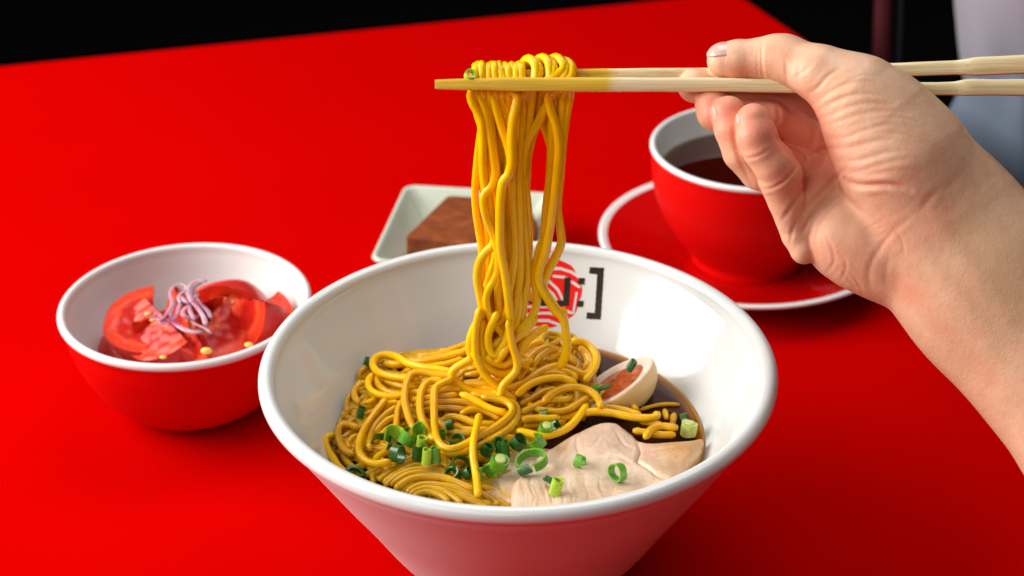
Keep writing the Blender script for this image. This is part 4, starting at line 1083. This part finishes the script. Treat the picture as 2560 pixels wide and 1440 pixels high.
wedge((330, 828), .040, .0245, 33, ((-.78, .05, -.55), (.30, .75, .45)), 'tomato wedge at the left in the small bowl, skin side out, cut edge upright', 1)
wedge((392, 858), .040, .0250, 34, ((-.35, -.2, -.85), (.65, -.7, .25)), 'orange-red tomato wedge at the near left of the small bowl, cut face up', 2)
wedge((485, 850), .043, .0260, 30, ((-.05, .35, -.9), (.35, -.75, -.1)), 'tomato wedge in the near middle of the small bowl with yellow seeds showing', 3)
wedge((560, 850), .041, .0250, 30, ((.5, -.1, -.8), (-.5, -.8, .0)), 'tomato wedge with orange cut edge at the near right of the small bowl', 4)
wedge((618, 800), .044, .0280, 34, ((.45, .05, -.85), (.75, -.6, .0)), 'largest tomato wedge with streaked pale flesh at the right of the small bowl', 5, 1.1)
wedge((575, 752), .047, .0250, 34, ((.05, .45, .75), (.95, -.1, 0)), 'tomato wedge at the back of the small bowl showing smooth skin', 6)
wedge((305, 885), .024, .0260, 32, ((-.4, -.3, .8), (.5, -.8, 0)), 'dark tomato wedge low at the near left wall of the small bowl', 7)
wedge((450, 805), .042, .0240, 32, ((-.1, .5, -.8), (.9, .3, .2)), 'tomato wedge directly under the red onion slivers', 8)
wedge((655, 855), .036, .0260, 32, ((.6, -.3, -.6), (.6, .7, .2)), 'tomato wedge pushed against the near right wall of the small bowl', 9)
for i, (u, v, z, s_) in enumerate([(516, 877, .056, 1.3), (408, 893, .050, .8), (622, 862, .053, 1.0), (370, 785, .058, .8), (382, 800, .057, .7)]):
    V = []; c = on_z(u, v, z)
    bm_v = [c + np.array([.0022 * s_ * math.cos(a) * math.cos(b), .0015 * s_ * math.sin(a) * math.cos(b), .0013 * s_ * math.sin(b)]) for b in np.linspace(-1.5, 1.5, 8) for a in np.linspace(0, 2 * math.pi, 12, endpoint=False)]
    o = mesh('tomato_seed', bm_v, [(i_ * 12 + j, i_ * 12 + (j + 1) % 12, (i_ + 1) * 12 + (j + 1) % 12, (i_ + 1) * 12 + j) for i_ in range(7) for j in range(12)], sd)
    tag(o, ['large yellow tomato seed at the near middle wedge', 'small yellow tomato seed on the near left wedge', 'yellow tomato seed at the near right rim of the small bowl',
            'yellow tomato seed in the cut of the left wedge', 'second yellow tomato seed in the cut of the left wedge, nearer the onion'][i], 'seed')

on = M('red_onion').set(rough=.2, spec=.5, sss=.4, sssr=(1, .6, .8), ssss=.004, coat=.2, coatr=.1, trans=.35)
on.base(on.ramp(on.noise(55, 3, .5, .5), [(.32, (0.48, 0.06, 0.22)), (.45, (0.80, 0.36, 0.48)), (.65, (0.88, 0.60, 0.66))]))
for i, (L, z, s_, lab) in enumerate([
    ([(516, 703), (492, 702), (472, 718), (474, 742), (492, 766), (508, 790), (515, 812)], .066, 9, 'topmost red onion sliver hooking right over the tomatoes'),
    ([(470, 735), (462, 712), (440, 712), (426, 730), (430, 756), (420, 780), (402, 798), (388, 790), (392, 778)], .065, 7, 'purple-edged red onion sliver looping left and down'),
    ([(440, 752), (428, 780), (436, 805), (458, 822), (484, 830), (508, 828)], .062, 9, 'thick pale onion sliver curving along the near middle wedge'),
    ([(478, 758), (456, 780), (470, 794), (498, 790)], .063, 7, 'short pink onion sliver tucked inside the onion heap'),
    ([(452, 740), (470, 757), (490, 748)], .065, 7, 'small pale onion sliver across the top of the onion heap'),
    ([(424, 795), (408, 806), (394, 814)], .060, 6, 'stubby pale onion end reaching toward the left wedge'),
    ([(505, 708), (486, 718), (488, 740), (502, 760), (520, 778), (528, 796)], .064, 7, 'pink onion sliver falling right beside the topmost sliver'),
    ([(462, 745), (448, 765), (440, 790), (418, 806), (402, 800)], .063, 8, 'translucent onion sliver sagging left over the near left wedge'),
    ([(482, 722), (460, 728), (446, 742), (452, 762)], .066, 7, 'curled pale onion sliver at the top left of the onion heap'),
    ([(470, 790), (486, 808), (512, 820), (530, 835)], .060, 6, 'thin onion thread lying toward the near rim of the small bowl'),
    ([(497, 735), (478, 748), (474, 772), (486, 800)], .064, 8, 'broad whitish onion sliver hanging in the centre of the heap')]):
    L = np.array(L, float); P = on_z(L[:, 0], L[:, 1], z - .003 * np.linspace(0, 1, len(L)) ** 2)
    o = tube('onion_sliver', P, s_ * PX * .85, on.m, seed=200 + i, n=10, squash=.4, rough=.1); tag(o, lab, 'onion')

# ------------------------------------------------------------------ celadon dish with brown block
DA, DC = on_z(1012, 462, .025), on_z(923, 652, .025); DB = on_z(1390, 484, .025)
ex = (DB - DA)[:2]; wx = np.linalg.norm(ex); ex /= wx; ey = (DA - DC)[:2]; wy = np.linalg.norm(ey); ey /= wy
dc = (DA[:2] + DC[:2]) / 2 + ex * wx / 2
dish = empty('square_dish', (dc[0], dc[1], 0)); tag(dish, 'rectangular pale celadon dish with flared sides behind the lifted noodles', 'dish')
cel = M('celadon_glaze').set(rough=.22, spec=.45); cel.base(cel.ramp(cel.noise(30, 3), [(.3, (0.50, 0.56, 0.43)), (.7, (0.60, 0.64, 0.53))]))


def rrect(hx, hy, r, n=6):
    out = []
    for sx, sy, a0 in ((1, 1, 0), (-1, 1, 90), (-1, -1, 180), (1, -1, 270)):
        for k in range(n):
            a = math.radians(a0 + 90 * k / (n - 1)); out.append((sx * (hx - r) + r * math.cos(a), sy * (hy - r) + r * math.sin(a)))
    return out


hx, hy = wx / 2, wy / 2; V = []
layers = [(-.020, .0, .004), (-.020, .0015, .004), (-.0165, .004, .005), (-.004, .019, .006), (0, .0245, .007), (-.0006, .0256, .007), (-.0020, .0256, .007), (-.0032, .0245, .006), (-.0075, .0190, .006), (-.0195, .0065, .005), (-.024, .0050, .004)]
for off, z, r in layers:
    for x, y in rrect(hx + off, hy + off, r): p = dc + ex * x + ey * y; V.append((p[0], p[1], z))
k = 24; Fl = [(i * k + j, i * k + (j + 1) % k, (i + 1) * k + (j + 1) % k, (i + 1) * k + j) for i in range(len(layers) - 1) for j in range(k)]
Fl += [tuple(range(k))[::-1], tuple(range((len(layers) - 1) * k, len(layers) * k))]
add_child(mesh('dish_body', V, Fl, cel.m), dish)
cb_ = M('brown_cake').set(rough=.6, spec=.25, sss=.1, sssr=(1, .4, .2), ssss=.002)
cb_.base(cb_.ramp(cb_.noise(120, 6, .65), [(.3, (0.13, 0.026, 0.005)), (.55, (0.24, 0.055, 0.011)), (.75, (0.36, 0.095, 0.024))])); cb_.bump(cb_.noise(420, 5), .5, .001)
bp = on_z(np.array([1012., 1120, 1318, 1345, 1330, 1150]), np.array([592., 487, 500, 560, 640, 606]), .030)[:, :2]
bp = bp[::-1]
o = slab('cake_block', rounded(bp, .0025, 4), .0056, .030, cb_.m, edge=.0012); tag(o, 'thick dark brown block of cake in the celadon dish', 'cake')

# ------------------------------------------------------------------ cup of tea on its saucer
KX, KY, KR, KH = 0.1336, 0.2650, 0.0565, 0.078
sa = empty('saucer', (KX, KY + .004, 0)); tag(sa, 'round glossy red saucer with white rim line under the red cup', 'saucer')
sx, sy, S_R = KX - .0006, KY + .006, .0839
sprof = [(0, .0065), (.030, .0065), (.036, .0072), (.044, .0085), (.060, .0125), (.0735, .0168), (.0800, .0190)]
lz('saucer_top', sprof, m_redgloss, sa, sx, sy)
lz('rim_band', [(.0800, .0190), (.0822, .0199), (.0838, .0202), (.0848, .0197), (.0850, .0188), (.0844, .0180)], m_cupwhite, sa, sx, sy, step=.0005)
lz('underside', [(.0844, .0180), (.0790, .0145), (.062, .0080), (.046, .0030), (.042, .0004), (.038, .0004), (.036, .003), (0, .003)], m_redgloss, sa, sx, sy)
cup = empty('tea_cup', (KX, KY, .0065)); tag(cup, 'wide red cup with white inside and rim, holding dark tea', 'cup')
r_ = .0017
klip = [(KR + r_ * math.cos(a), KH + r_ * math.sin(a)) for a in np.linspace(math.radians(185), math.radians(-50), 14)]
kin = [(0, .014), (.020, .015), (.034, .022), (.044, .035), (.0500, .052), (.0530, .066), (KR - r_, KH - .0004)]
pr = np.vstack([catmull(np.c_[np.array(kin), np.zeros(len(kin))], .0015)[:, :2], klip])
add_child(lathe('interior', pr, m_cupwhite, None, n=128, center=(KX, KY)), cup)
lz('outer_wall', [klip[-1], (.0572, .0745), (.0570, .0660), (.0555, .0540), (.0510, .0400), (.0440, .0280), (.0365, .0180), (.0325, .0125), (.0318, .0075), (.0300, .0066), (.0270, .0068), (0, .0085)], m_redmatt, cup, KX, KY)
tea = M('black_tea').set(rough=.03, spec=.5, coat=.5, coatr=.02)
ta = tea.attr('edge'); tea.base(tea.ramp(ta.outputs['Fac'], [(0, (0.040, 0.0022, 0.0008)), (.75, (0.055, 0.005, 0.001)), (.93, (0.10, 0.035, 0.004)), (1, (0.30, 0.20, 0.06))]))
tz = .0630
tp = [(0, .0150), (.020, .0160), (.0338, .0230), (.0437, .0358), (.0497, .0525), (.0522, tz - .0004), (.0524, tz + .0003), (.0516, tz), (.050, tz), (.046, tz), (.04, tz), (.02, tz), (0, tz)]
o = lathe('tea', tp, tea.m, None, n=96, center=(KX, KY))
a_ = o.data.attributes.new('edge', 'FLOAT', 'POINT'); co = np.zeros(len(o.data.vertices) * 3); o.data.vertices.foreach_get('co', co); co = co.reshape(-1, 3)
a_.data.foreach_set('value', np.clip((np.hypot(co[:, 0] - KX, co[:, 1] - KY) - .032) / .0204, 0, 1).astype(np.float32))
tag(o, 'dark reddish-brown tea filling the red cup', 'tea')

# ------------------------------------------------------------------ hand and forearm: one continuous skin
skn = M('skin').set(rough=.46, spec=.38, sss=.16, sssr=(1, .38, .2), ssss=.002)
bl = skn.attr('blush_shade'); ye = skn.attr('sallow'); mot = skn.noise(130, 5, .6)
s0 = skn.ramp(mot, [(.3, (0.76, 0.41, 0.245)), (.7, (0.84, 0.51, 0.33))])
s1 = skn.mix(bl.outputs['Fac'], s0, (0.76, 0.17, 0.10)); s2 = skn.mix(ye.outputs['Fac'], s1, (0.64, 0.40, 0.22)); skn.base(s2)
vo = skn.n('ShaderNodeTexVoronoi', feature='DISTANCE_TO_EDGE'); vo.inputs['Scale'].default_value = 1100; tc_ = skn.n('ShaderNodeTexCoord')
mpn = skn.n('ShaderNodeMapping'); mpn.inputs['Scale'].default_value = (1, 1, .55); skn.l(tc_.outputs['Object'], mpn.inputs[0]); skn.l(mpn.outputs[0], vo.inputs['Vector'])
skn.bump(vo.outputs['Distance'], .22, .0004, skn.bump(skn.noise(260, 6, .65), .35, .0008))

HF = Field((1665, 60, -400), (3200, 1680, 260), 4.0)
main = HF.new()
HF.chain(main, [(1813, 152, 42, 46), (1845, 151, 40, 51), (1905, 148, 34, 53), (1935, 145, 24, 57), (1962, 148, 16, 60)], 10)
HF.chain(main, [(1962, 148, 16, 58), (2055, 186, -30, 70), (2140, 235, -42, 92)], 22)
HF.chain(main, [(2140, 235, -42, 92), (2195, 305, -42, 134), (2262, 405, -40, 160), (2335, 520, -10, 184)], 50, .82)
HF.chain(main, [(2335, 560, 0, 190), (2360, 590, 0, 205), (2480, 720, -25, 220), (2800, 1095, -100, 235), (3150, 1510, -185, 255)], 60, .68)
palm = HF.new()
HF.chain(palm, [(2112, 592, 0, 104), (2160, 610, 0, 112), (2240, 640, 0, 116), (2360, 620, 10, 150)], 40, .9)
HF.chain(palm, [(2130, 500, 60, 90), (2230, 480, 60, 120)], 40)
hand = smin(main, palm, 16)
# ridge of flesh at the finger roots
ridge = HF.new()
HF.chain(ridge, [(1992, 590, -18, 38), (2012, 545, -12, 44), (2060, 470, 18, 46), (2110, 420, 60, 50), (2150, 360, 90, 60)], 14)
HF.chain(ridge, [(2010, 625, -20, 36), (2030, 560, 5, 44)], 14)
HF.chain(ridge, [(2110, 440, 110, 60), (2180, 330, 150, 80)], 20)
hand = smin(hand, ridge, 9)
for pts_, k in (
    ([(1737, 214, 62, 44), (1790, 222, 72, 47), (1850, 232, 78, 47), (1930, 236, 100, 48), (2050, 275, 140, 58), (2160, 330, 160, 75)], 16),
    ([(1781, 262, 24, 44), (1790, 278, 24, 50), (1850, 299, 30, 49), (1925, 302, 48, 52)], 12),
    ([(1925, 302, 52, 49), (1990, 330, 82, 50), (2100, 395, 125, 58)], 14),
    ([(1823, 283, -24, 44), (1833, 322, -28, 48), (1853, 382, -18, 46), (1896, 428, 6, 47), (1925, 440, 18, 46)], 12),
    ([(1925, 430, 15, 46), (1965, 400, 38, 46), (2060, 440, 60, 50)], 12),
    ([(1884, 303, -92, 45), (1891, 338, -98, 52), (1905, 372, -95, 51)], 12),
    ([(1905, 372, -94, 51), (1935, 410, -84, 53), (1953, 436, -70, 55)], 12),
    ([(1948, 448, -64, 54), (1965, 500, -44, 46), (1990, 585, -12, 38)], 12)):
    A = HF.new(); HF.chain(A, pts_, 6)
    hand = smin(hand, A, 4)
Vp, Q = HF.surf(hand)
del main, palm, ridge, A, hand
# keep the arm only to a clean cut well outside the frame
N = vnormals(Vp, Q)
# two rounds of light smoothing
E1 = np.vstack([Q[:, [0, 1]], Q[:, [1, 2]], Q[:, [2, 3]], Q[:, [3, 0]]])
cnt = np.bincount(E1.ravel(), minlength=len(Vp))[:, None]
for _ in range(2):
    S = np.zeros_like(Vp); np.add.at(S, E1[:, 0], Vp[E1[:, 1]]); np.add.at(S, E1[:, 1], Vp[E1[:, 0]])
    Vp = Vp * .6 + .4 * S / cnt
N = vnormals(Vp, Q)
p2 = Vp[:, :2]
front = np.clip(-N[:, 2] + .25, 0, 1)
# creases: polyline in the plane of the picture of the hand, depth range, width, depth
CR = [
    # under the thumb ball
    ([(2112, 452), (2135, 460), (2165, 464), (2200, 462), (2240, 464), (2275, 476)], 7, 9), ([(2112, 452), (2108, 440)], 6, 5),
    ([(2085, 400), (2130, 403), (2170, 395), (2210, 383), (2250, 378)], 6, 4.5), ([(2092, 425), (2140, 430), (2190, 415), (2240, 402), (2290, 396)], 6, 3.5),
    ([(2060, 365), (2100, 372), (2150, 362), (2200, 350), (2245, 352)], 6, 3.5), ([(2055, 345), (2110, 345), (2150, 330), (2200, 315), (2250, 312)], 5, 3.5),
    ([(2043, 300), (2080, 288), (2120, 268), (2170, 258), (2230, 262)], 5, 4), ([(2037, 282), (2060, 268), (2100, 248), (2150, 235), (2200, 238)], 5.5, 4.5),
    ([(2030, 262), (2050, 250), (2080, 228), (2120, 210), (2170, 202)], 5, 4), ([(2070, 262), (2110, 243), (2150, 228)], 4, 2),
    ([(2040, 318), (2090, 306), (2150, 286), (2200, 280), (2260, 285)], 5, 3), ([(2025, 232), (2045, 218), (2070, 190), (2100, 172)], 5, 2.6),
    ([(2150, 440), (2200, 432), (2250, 425), (2300, 430)], 5, 2), ([(2100, 215), (2150, 190), (2200, 190)], 4, 2), ([(2180, 300), (2230, 292), (2290, 305), (2330, 330)], 4, 1.6),
    ([(2170, 272), (2220, 274), (2290, 285)], 4, 1.6), ([(2150, 340), (2210, 332), (2270, 340), (2310, 355)], 4, 1.6),
    # thumb joint
    ([(1905, 100), (1903, 140), (1905, 175), (1912, 203)], 4, 3), ([(1896, 110), (1894, 150), (1896, 195)], 3, 1.8), ([(1965, 150), (1966, 180), (1968, 205)], 4, 1.6), ([(1998, 160), (1994, 190), (1998, 215)], 5, 2),
    ([(1985, 195), (2010, 178), (2030, 160)], 4, 1.5),
    # finger joints
    ([(1848, 392), (1870, 396), (1900, 388), (1928, 370)], 4, 3), ([(1896, 472), (1925, 472), (1955, 456), (1985, 425), (1998, 405)], 4, 3.5), ([(1935, 470), (1965, 450), (1990, 420)], 3.5, 2),
    ([(1908, 492), (1940, 490)], 3, 1.3),
    # hollows between the fingers
    ([(1925, 300), (1938, 335), (1958, 365), (1990, 400), (2014, 432)], 5, 5), ([(2014, 440), (2012, 468), (1985, 508), (1958, 548)], 5, 6), ([(1836, 300), (1836, 350), (1850, 400), (1880, 462)], 5, 4),
    ([(1862, 250), (1935, 252), (1985, 280), (2040, 302)], 5, 5), ([(1945, 348), (1985, 368), (2016, 392), (2004, 420)], 5, 5), ([(2006, 532), (2040, 492), (2078, 455), (2114, 420)], 6, 6),
    ([(1940, 258), (1948, 290), (1938, 320)], 5, 3), ([(2040, 300), (2035, 350), (2018, 388)], 6, 4), ([(2018, 392), (2050, 375), (2080, 372)], 5, 4),
    # palm lines
    ([(2005, 585), (2025, 545), (2040, 530)], 4.5, 4), ([(1975, 610), (1980, 580), (1990, 555), (2003, 535)], 4.5, 3.5),
    ([(2048, 640), (2040, 600), (2050, 560), (2080, 520), (2105, 500), (2132, 490)], 4, 2.4), ([(2030, 640), (2022, 600), (2032, 565)], 3.5, 1.8),
    ([(2190, 745), (2172, 700), (2178, 660), (2200, 620), (2230, 580), (2262, 555), (2290, 530)], 7, 2.2), ([(2215, 720), (2215, 680), (2225, 640)], 7, 1.4),
    ([(2060, 690), (2085, 655), (2080, 620), (2065, 590)], 4, 1.6), ([(2100, 705), (2115, 670), (2110, 640)], 4, 1.4), ([(2140, 725), (2118, 690), (2090, 660)], 4, 1.6),
    ([(2160, 735), (2140, 700), (2110, 665)], 4, 1.4), ([(2120, 455), (2125, 490), (2140, 520)], 5, 2.5), ([(2150, 580), (2190, 560), (2220, 540)], 3, 1),
    ([(2160, 590), (2200, 590), (2230, 560)], 3, 1), ([(2225, 560), (2255, 600), (2260, 640)], 4, 1.2), ([(2350, 470), (2320, 500), (2300, 530)], 8, 2), ([(2400, 440), (2360, 480)], 9, 2),
]
disp = np.zeros(len(Vp))
for pl, wd, dp in CR:
    d, t = seg_dist(p2, catmull(np.c_[np.array(pl, float), np.zeros(len(pl))], 8)[:, :2])
    m_ = np.exp(-(d / wd) ** 2); lipm = .28 * np.exp(-((d - 2.2 * wd) / (1.2 * wd)) ** 2)
    disp += dp * (.33 if (pl[0][0] > 2028 and pl[0][1] < 445) else .75) * (lipm - m_) * np.sin(np.pi * np.clip(t, .03, .97)) ** .6
fr = np.linspace(0, 1, 30)
# fine parallel folds over the thumb ball
ang = (p2[:, 1] + .16 * (p2[:, 0] - 2050) + 14 * np.sin(p2[:, 0] / 60)) / 7.5
msk = np.exp(-((p2[:, 0] - 2170) / 95) ** 2 - ((p2[:, 1] - 320) / 95) ** 2)
disp += .3 * msk * np.sin(ang + 1.6 * np.sin(p2[:, 0] / 41 + p2[:, 1] / 37))
# tendons and the hollow of the wrist
for pl, wd, dp in (([(2240, 700), (2330, 790), (2480, 960)], 26, -3), ([(2340, 560), (2400, 640), (2520, 790)], 34, 3), ([(2290, 610), (2360, 700), (2480, 850)], 26, 2)):
    d, t = seg_dist(p2, pl); disp += dp * np.exp(-(d / wd) ** 2)
Vp = Vp + N * (disp * front)[:, None]
g = lambda L: np.clip(sum(a_ * np.exp(-((p2[:, 0] - x) / sx) ** 2 - ((p2[:, 1] - y) / sy) ** 2) for x, y, sx, sy, a_ in L), 0, 1)
blush_shade = g([(1890, 315, 55, 65, .7), (1815, 290, 50, 60, .6), (1785, 260, 55, 45, .6), (1850, 185, 45, 25, .75), (1960, 130, 60, 40, .35), (1750, 240, 40, 30, .2), (1960, 470, 45, 60, .45),
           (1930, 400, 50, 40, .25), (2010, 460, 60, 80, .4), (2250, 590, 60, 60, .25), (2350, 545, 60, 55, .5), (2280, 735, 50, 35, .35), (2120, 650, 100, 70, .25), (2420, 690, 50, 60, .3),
           (2200, 430, 120, 25, .25), (2030, 620, 40, 60, .25), (2000, 320, 60, 60, .35), (2150, 590, 80, 60, .22), (1960, 340, 60, 50, .5), (2060, 420, 50, 60, .5), (2000, 260, 60, 40, .5), (1900, 250, 60, 30, .5), (2060, 340, 50, 60, .4), (1990, 330, 60, 60, .4)])  # spots in the palm hollow paint its shade as deeper red
blush_shade = np.clip(blush_shade * .72 + .3 * np.clip(-disp / 5, 0, 1), 0, .8)
sallow = g([(2450, 600, 140, 160, .5), (2560, 760, 120, 160, .45), (2300, 250, 120, 80, .25), (1990, 110, 70, 40, .2), (2420, 900, 150, 200, .15)])
Vw = at(Vp[:, 0], Vp[:, 1], Vp[:, 2])
ctr = Vw.mean(0)
person = mesh('person', Vw, Q, skn.m, attrs={'blush_shade': blush_shade, 'sallow': sallow})
tag(person, "person's bare right hand and forearm gripping two bamboo chopsticks, palm toward the viewer", 'person')

nm = M('fingernail').set(rough=.22, spec=.5, coat=.5, coatr=.08, sss=.2, sssr=(1, .5, .4), ssss=.002)
na = nm.attr('tip'); nm.base(nm.mix(na.outputs['Fac'], (0.74, 0.44, 0.36), (0.84, 0.68, 0.55)))


def nail(a, b, r0, r1, side, spread, t0, t1, out=1.5, thick=2.2):
    """curved plate over the back of a fingertip; a is the tip end of the axis; side = direction (u,v,w) the nail faces"""
    a = np.array(a, float); b = np.array(b, float); ax = (b - a) / np.linalg.norm(b - a); L = np.linalg.norm(b - a)
    s_ = np.array(side, float); s_ -= ax * (s_ @ ax); s_ /= np.linalg.norm(s_); q = np.cross(ax, s_)
    nu, nv = 14, 14; V = []; tip = []; out = out * .6
    for lay_ in (0, 1):
        for i in range(nu + 1):
            t = t0 + (t1 - t0) * i / nu
            sh = math.sqrt(max(0, 1 - max(0, (i / nu - .8) / .2) ** 2 * .75)) * math.sqrt(max(.3, 1 - max(0, (.22 - i / nu) / .22) ** 2 * .6))
            for j in range(nv + 1):
                an = math.radians(spread) * (2 * j / nv - 1) * sh
                r = r0 + (r1 - r0) * np.clip(t, 0, 1)
                drop = 0 if t > 0 else 0
                rr = math.sqrt(max(r * r - (min(0, t) * L) ** 2 * .9, 1)) + out - lay_ * thick - 1.0 * (i / nu) * 1.5
                V.append(a + ax * t * L + (s_ * math.cos(an) + q * math.sin(an)) * rr); tip.append(1.0 if i < 1 else 0.0)
    n1 = (nu + 1) * (nv + 1); Fl = []
    for i in range(nu):
        for j in range(nv):
            k = i * (nv + 1) + j; Fl.append((k, k + 1, k + nv + 2, k + nv + 1)); k += n1; Fl.append((k, k + nv + 1, k + nv + 2, k + 1))
    bd = [j for j in range(nv + 1)] + [i * (nv + 1) + nv for i in range(1, nu + 1)] + [nu * (nv + 1) + j for j in range(nv - 1, -1, -1)] + [i * (nv + 1) for i in range(nu - 1, 0, -1)]
    for k in range(len(bd)): x, y = bd[k], bd[(k + 1) % len(bd)]; Fl.append((x, x + n1, y + n1, y))
    V = np.array(V); o = mesh('fingernail', at(V[:, 0], V[:, 1], V[:, 2]), Fl, nm.m, person, attrs={'tip': tip}); return o


nail((1813, 152, 42), (1905, 148, 34), 48, 52, (0.05, -1, -.42), 52, -.48, .55)
nail((1781, 262, 24), (1850, 297, 30), 46, 46, (-.75, .25, .45), 48, -.3, .4)
nail((1823, 283, -24), (1835, 345, -26), 44, 47, (-1, .1, .12), 48, -.35, .75)
nail((1884, 303, -92), (1896, 350, -98), 45, 51, (-1, -.05, .2), 48, -.55, .5)
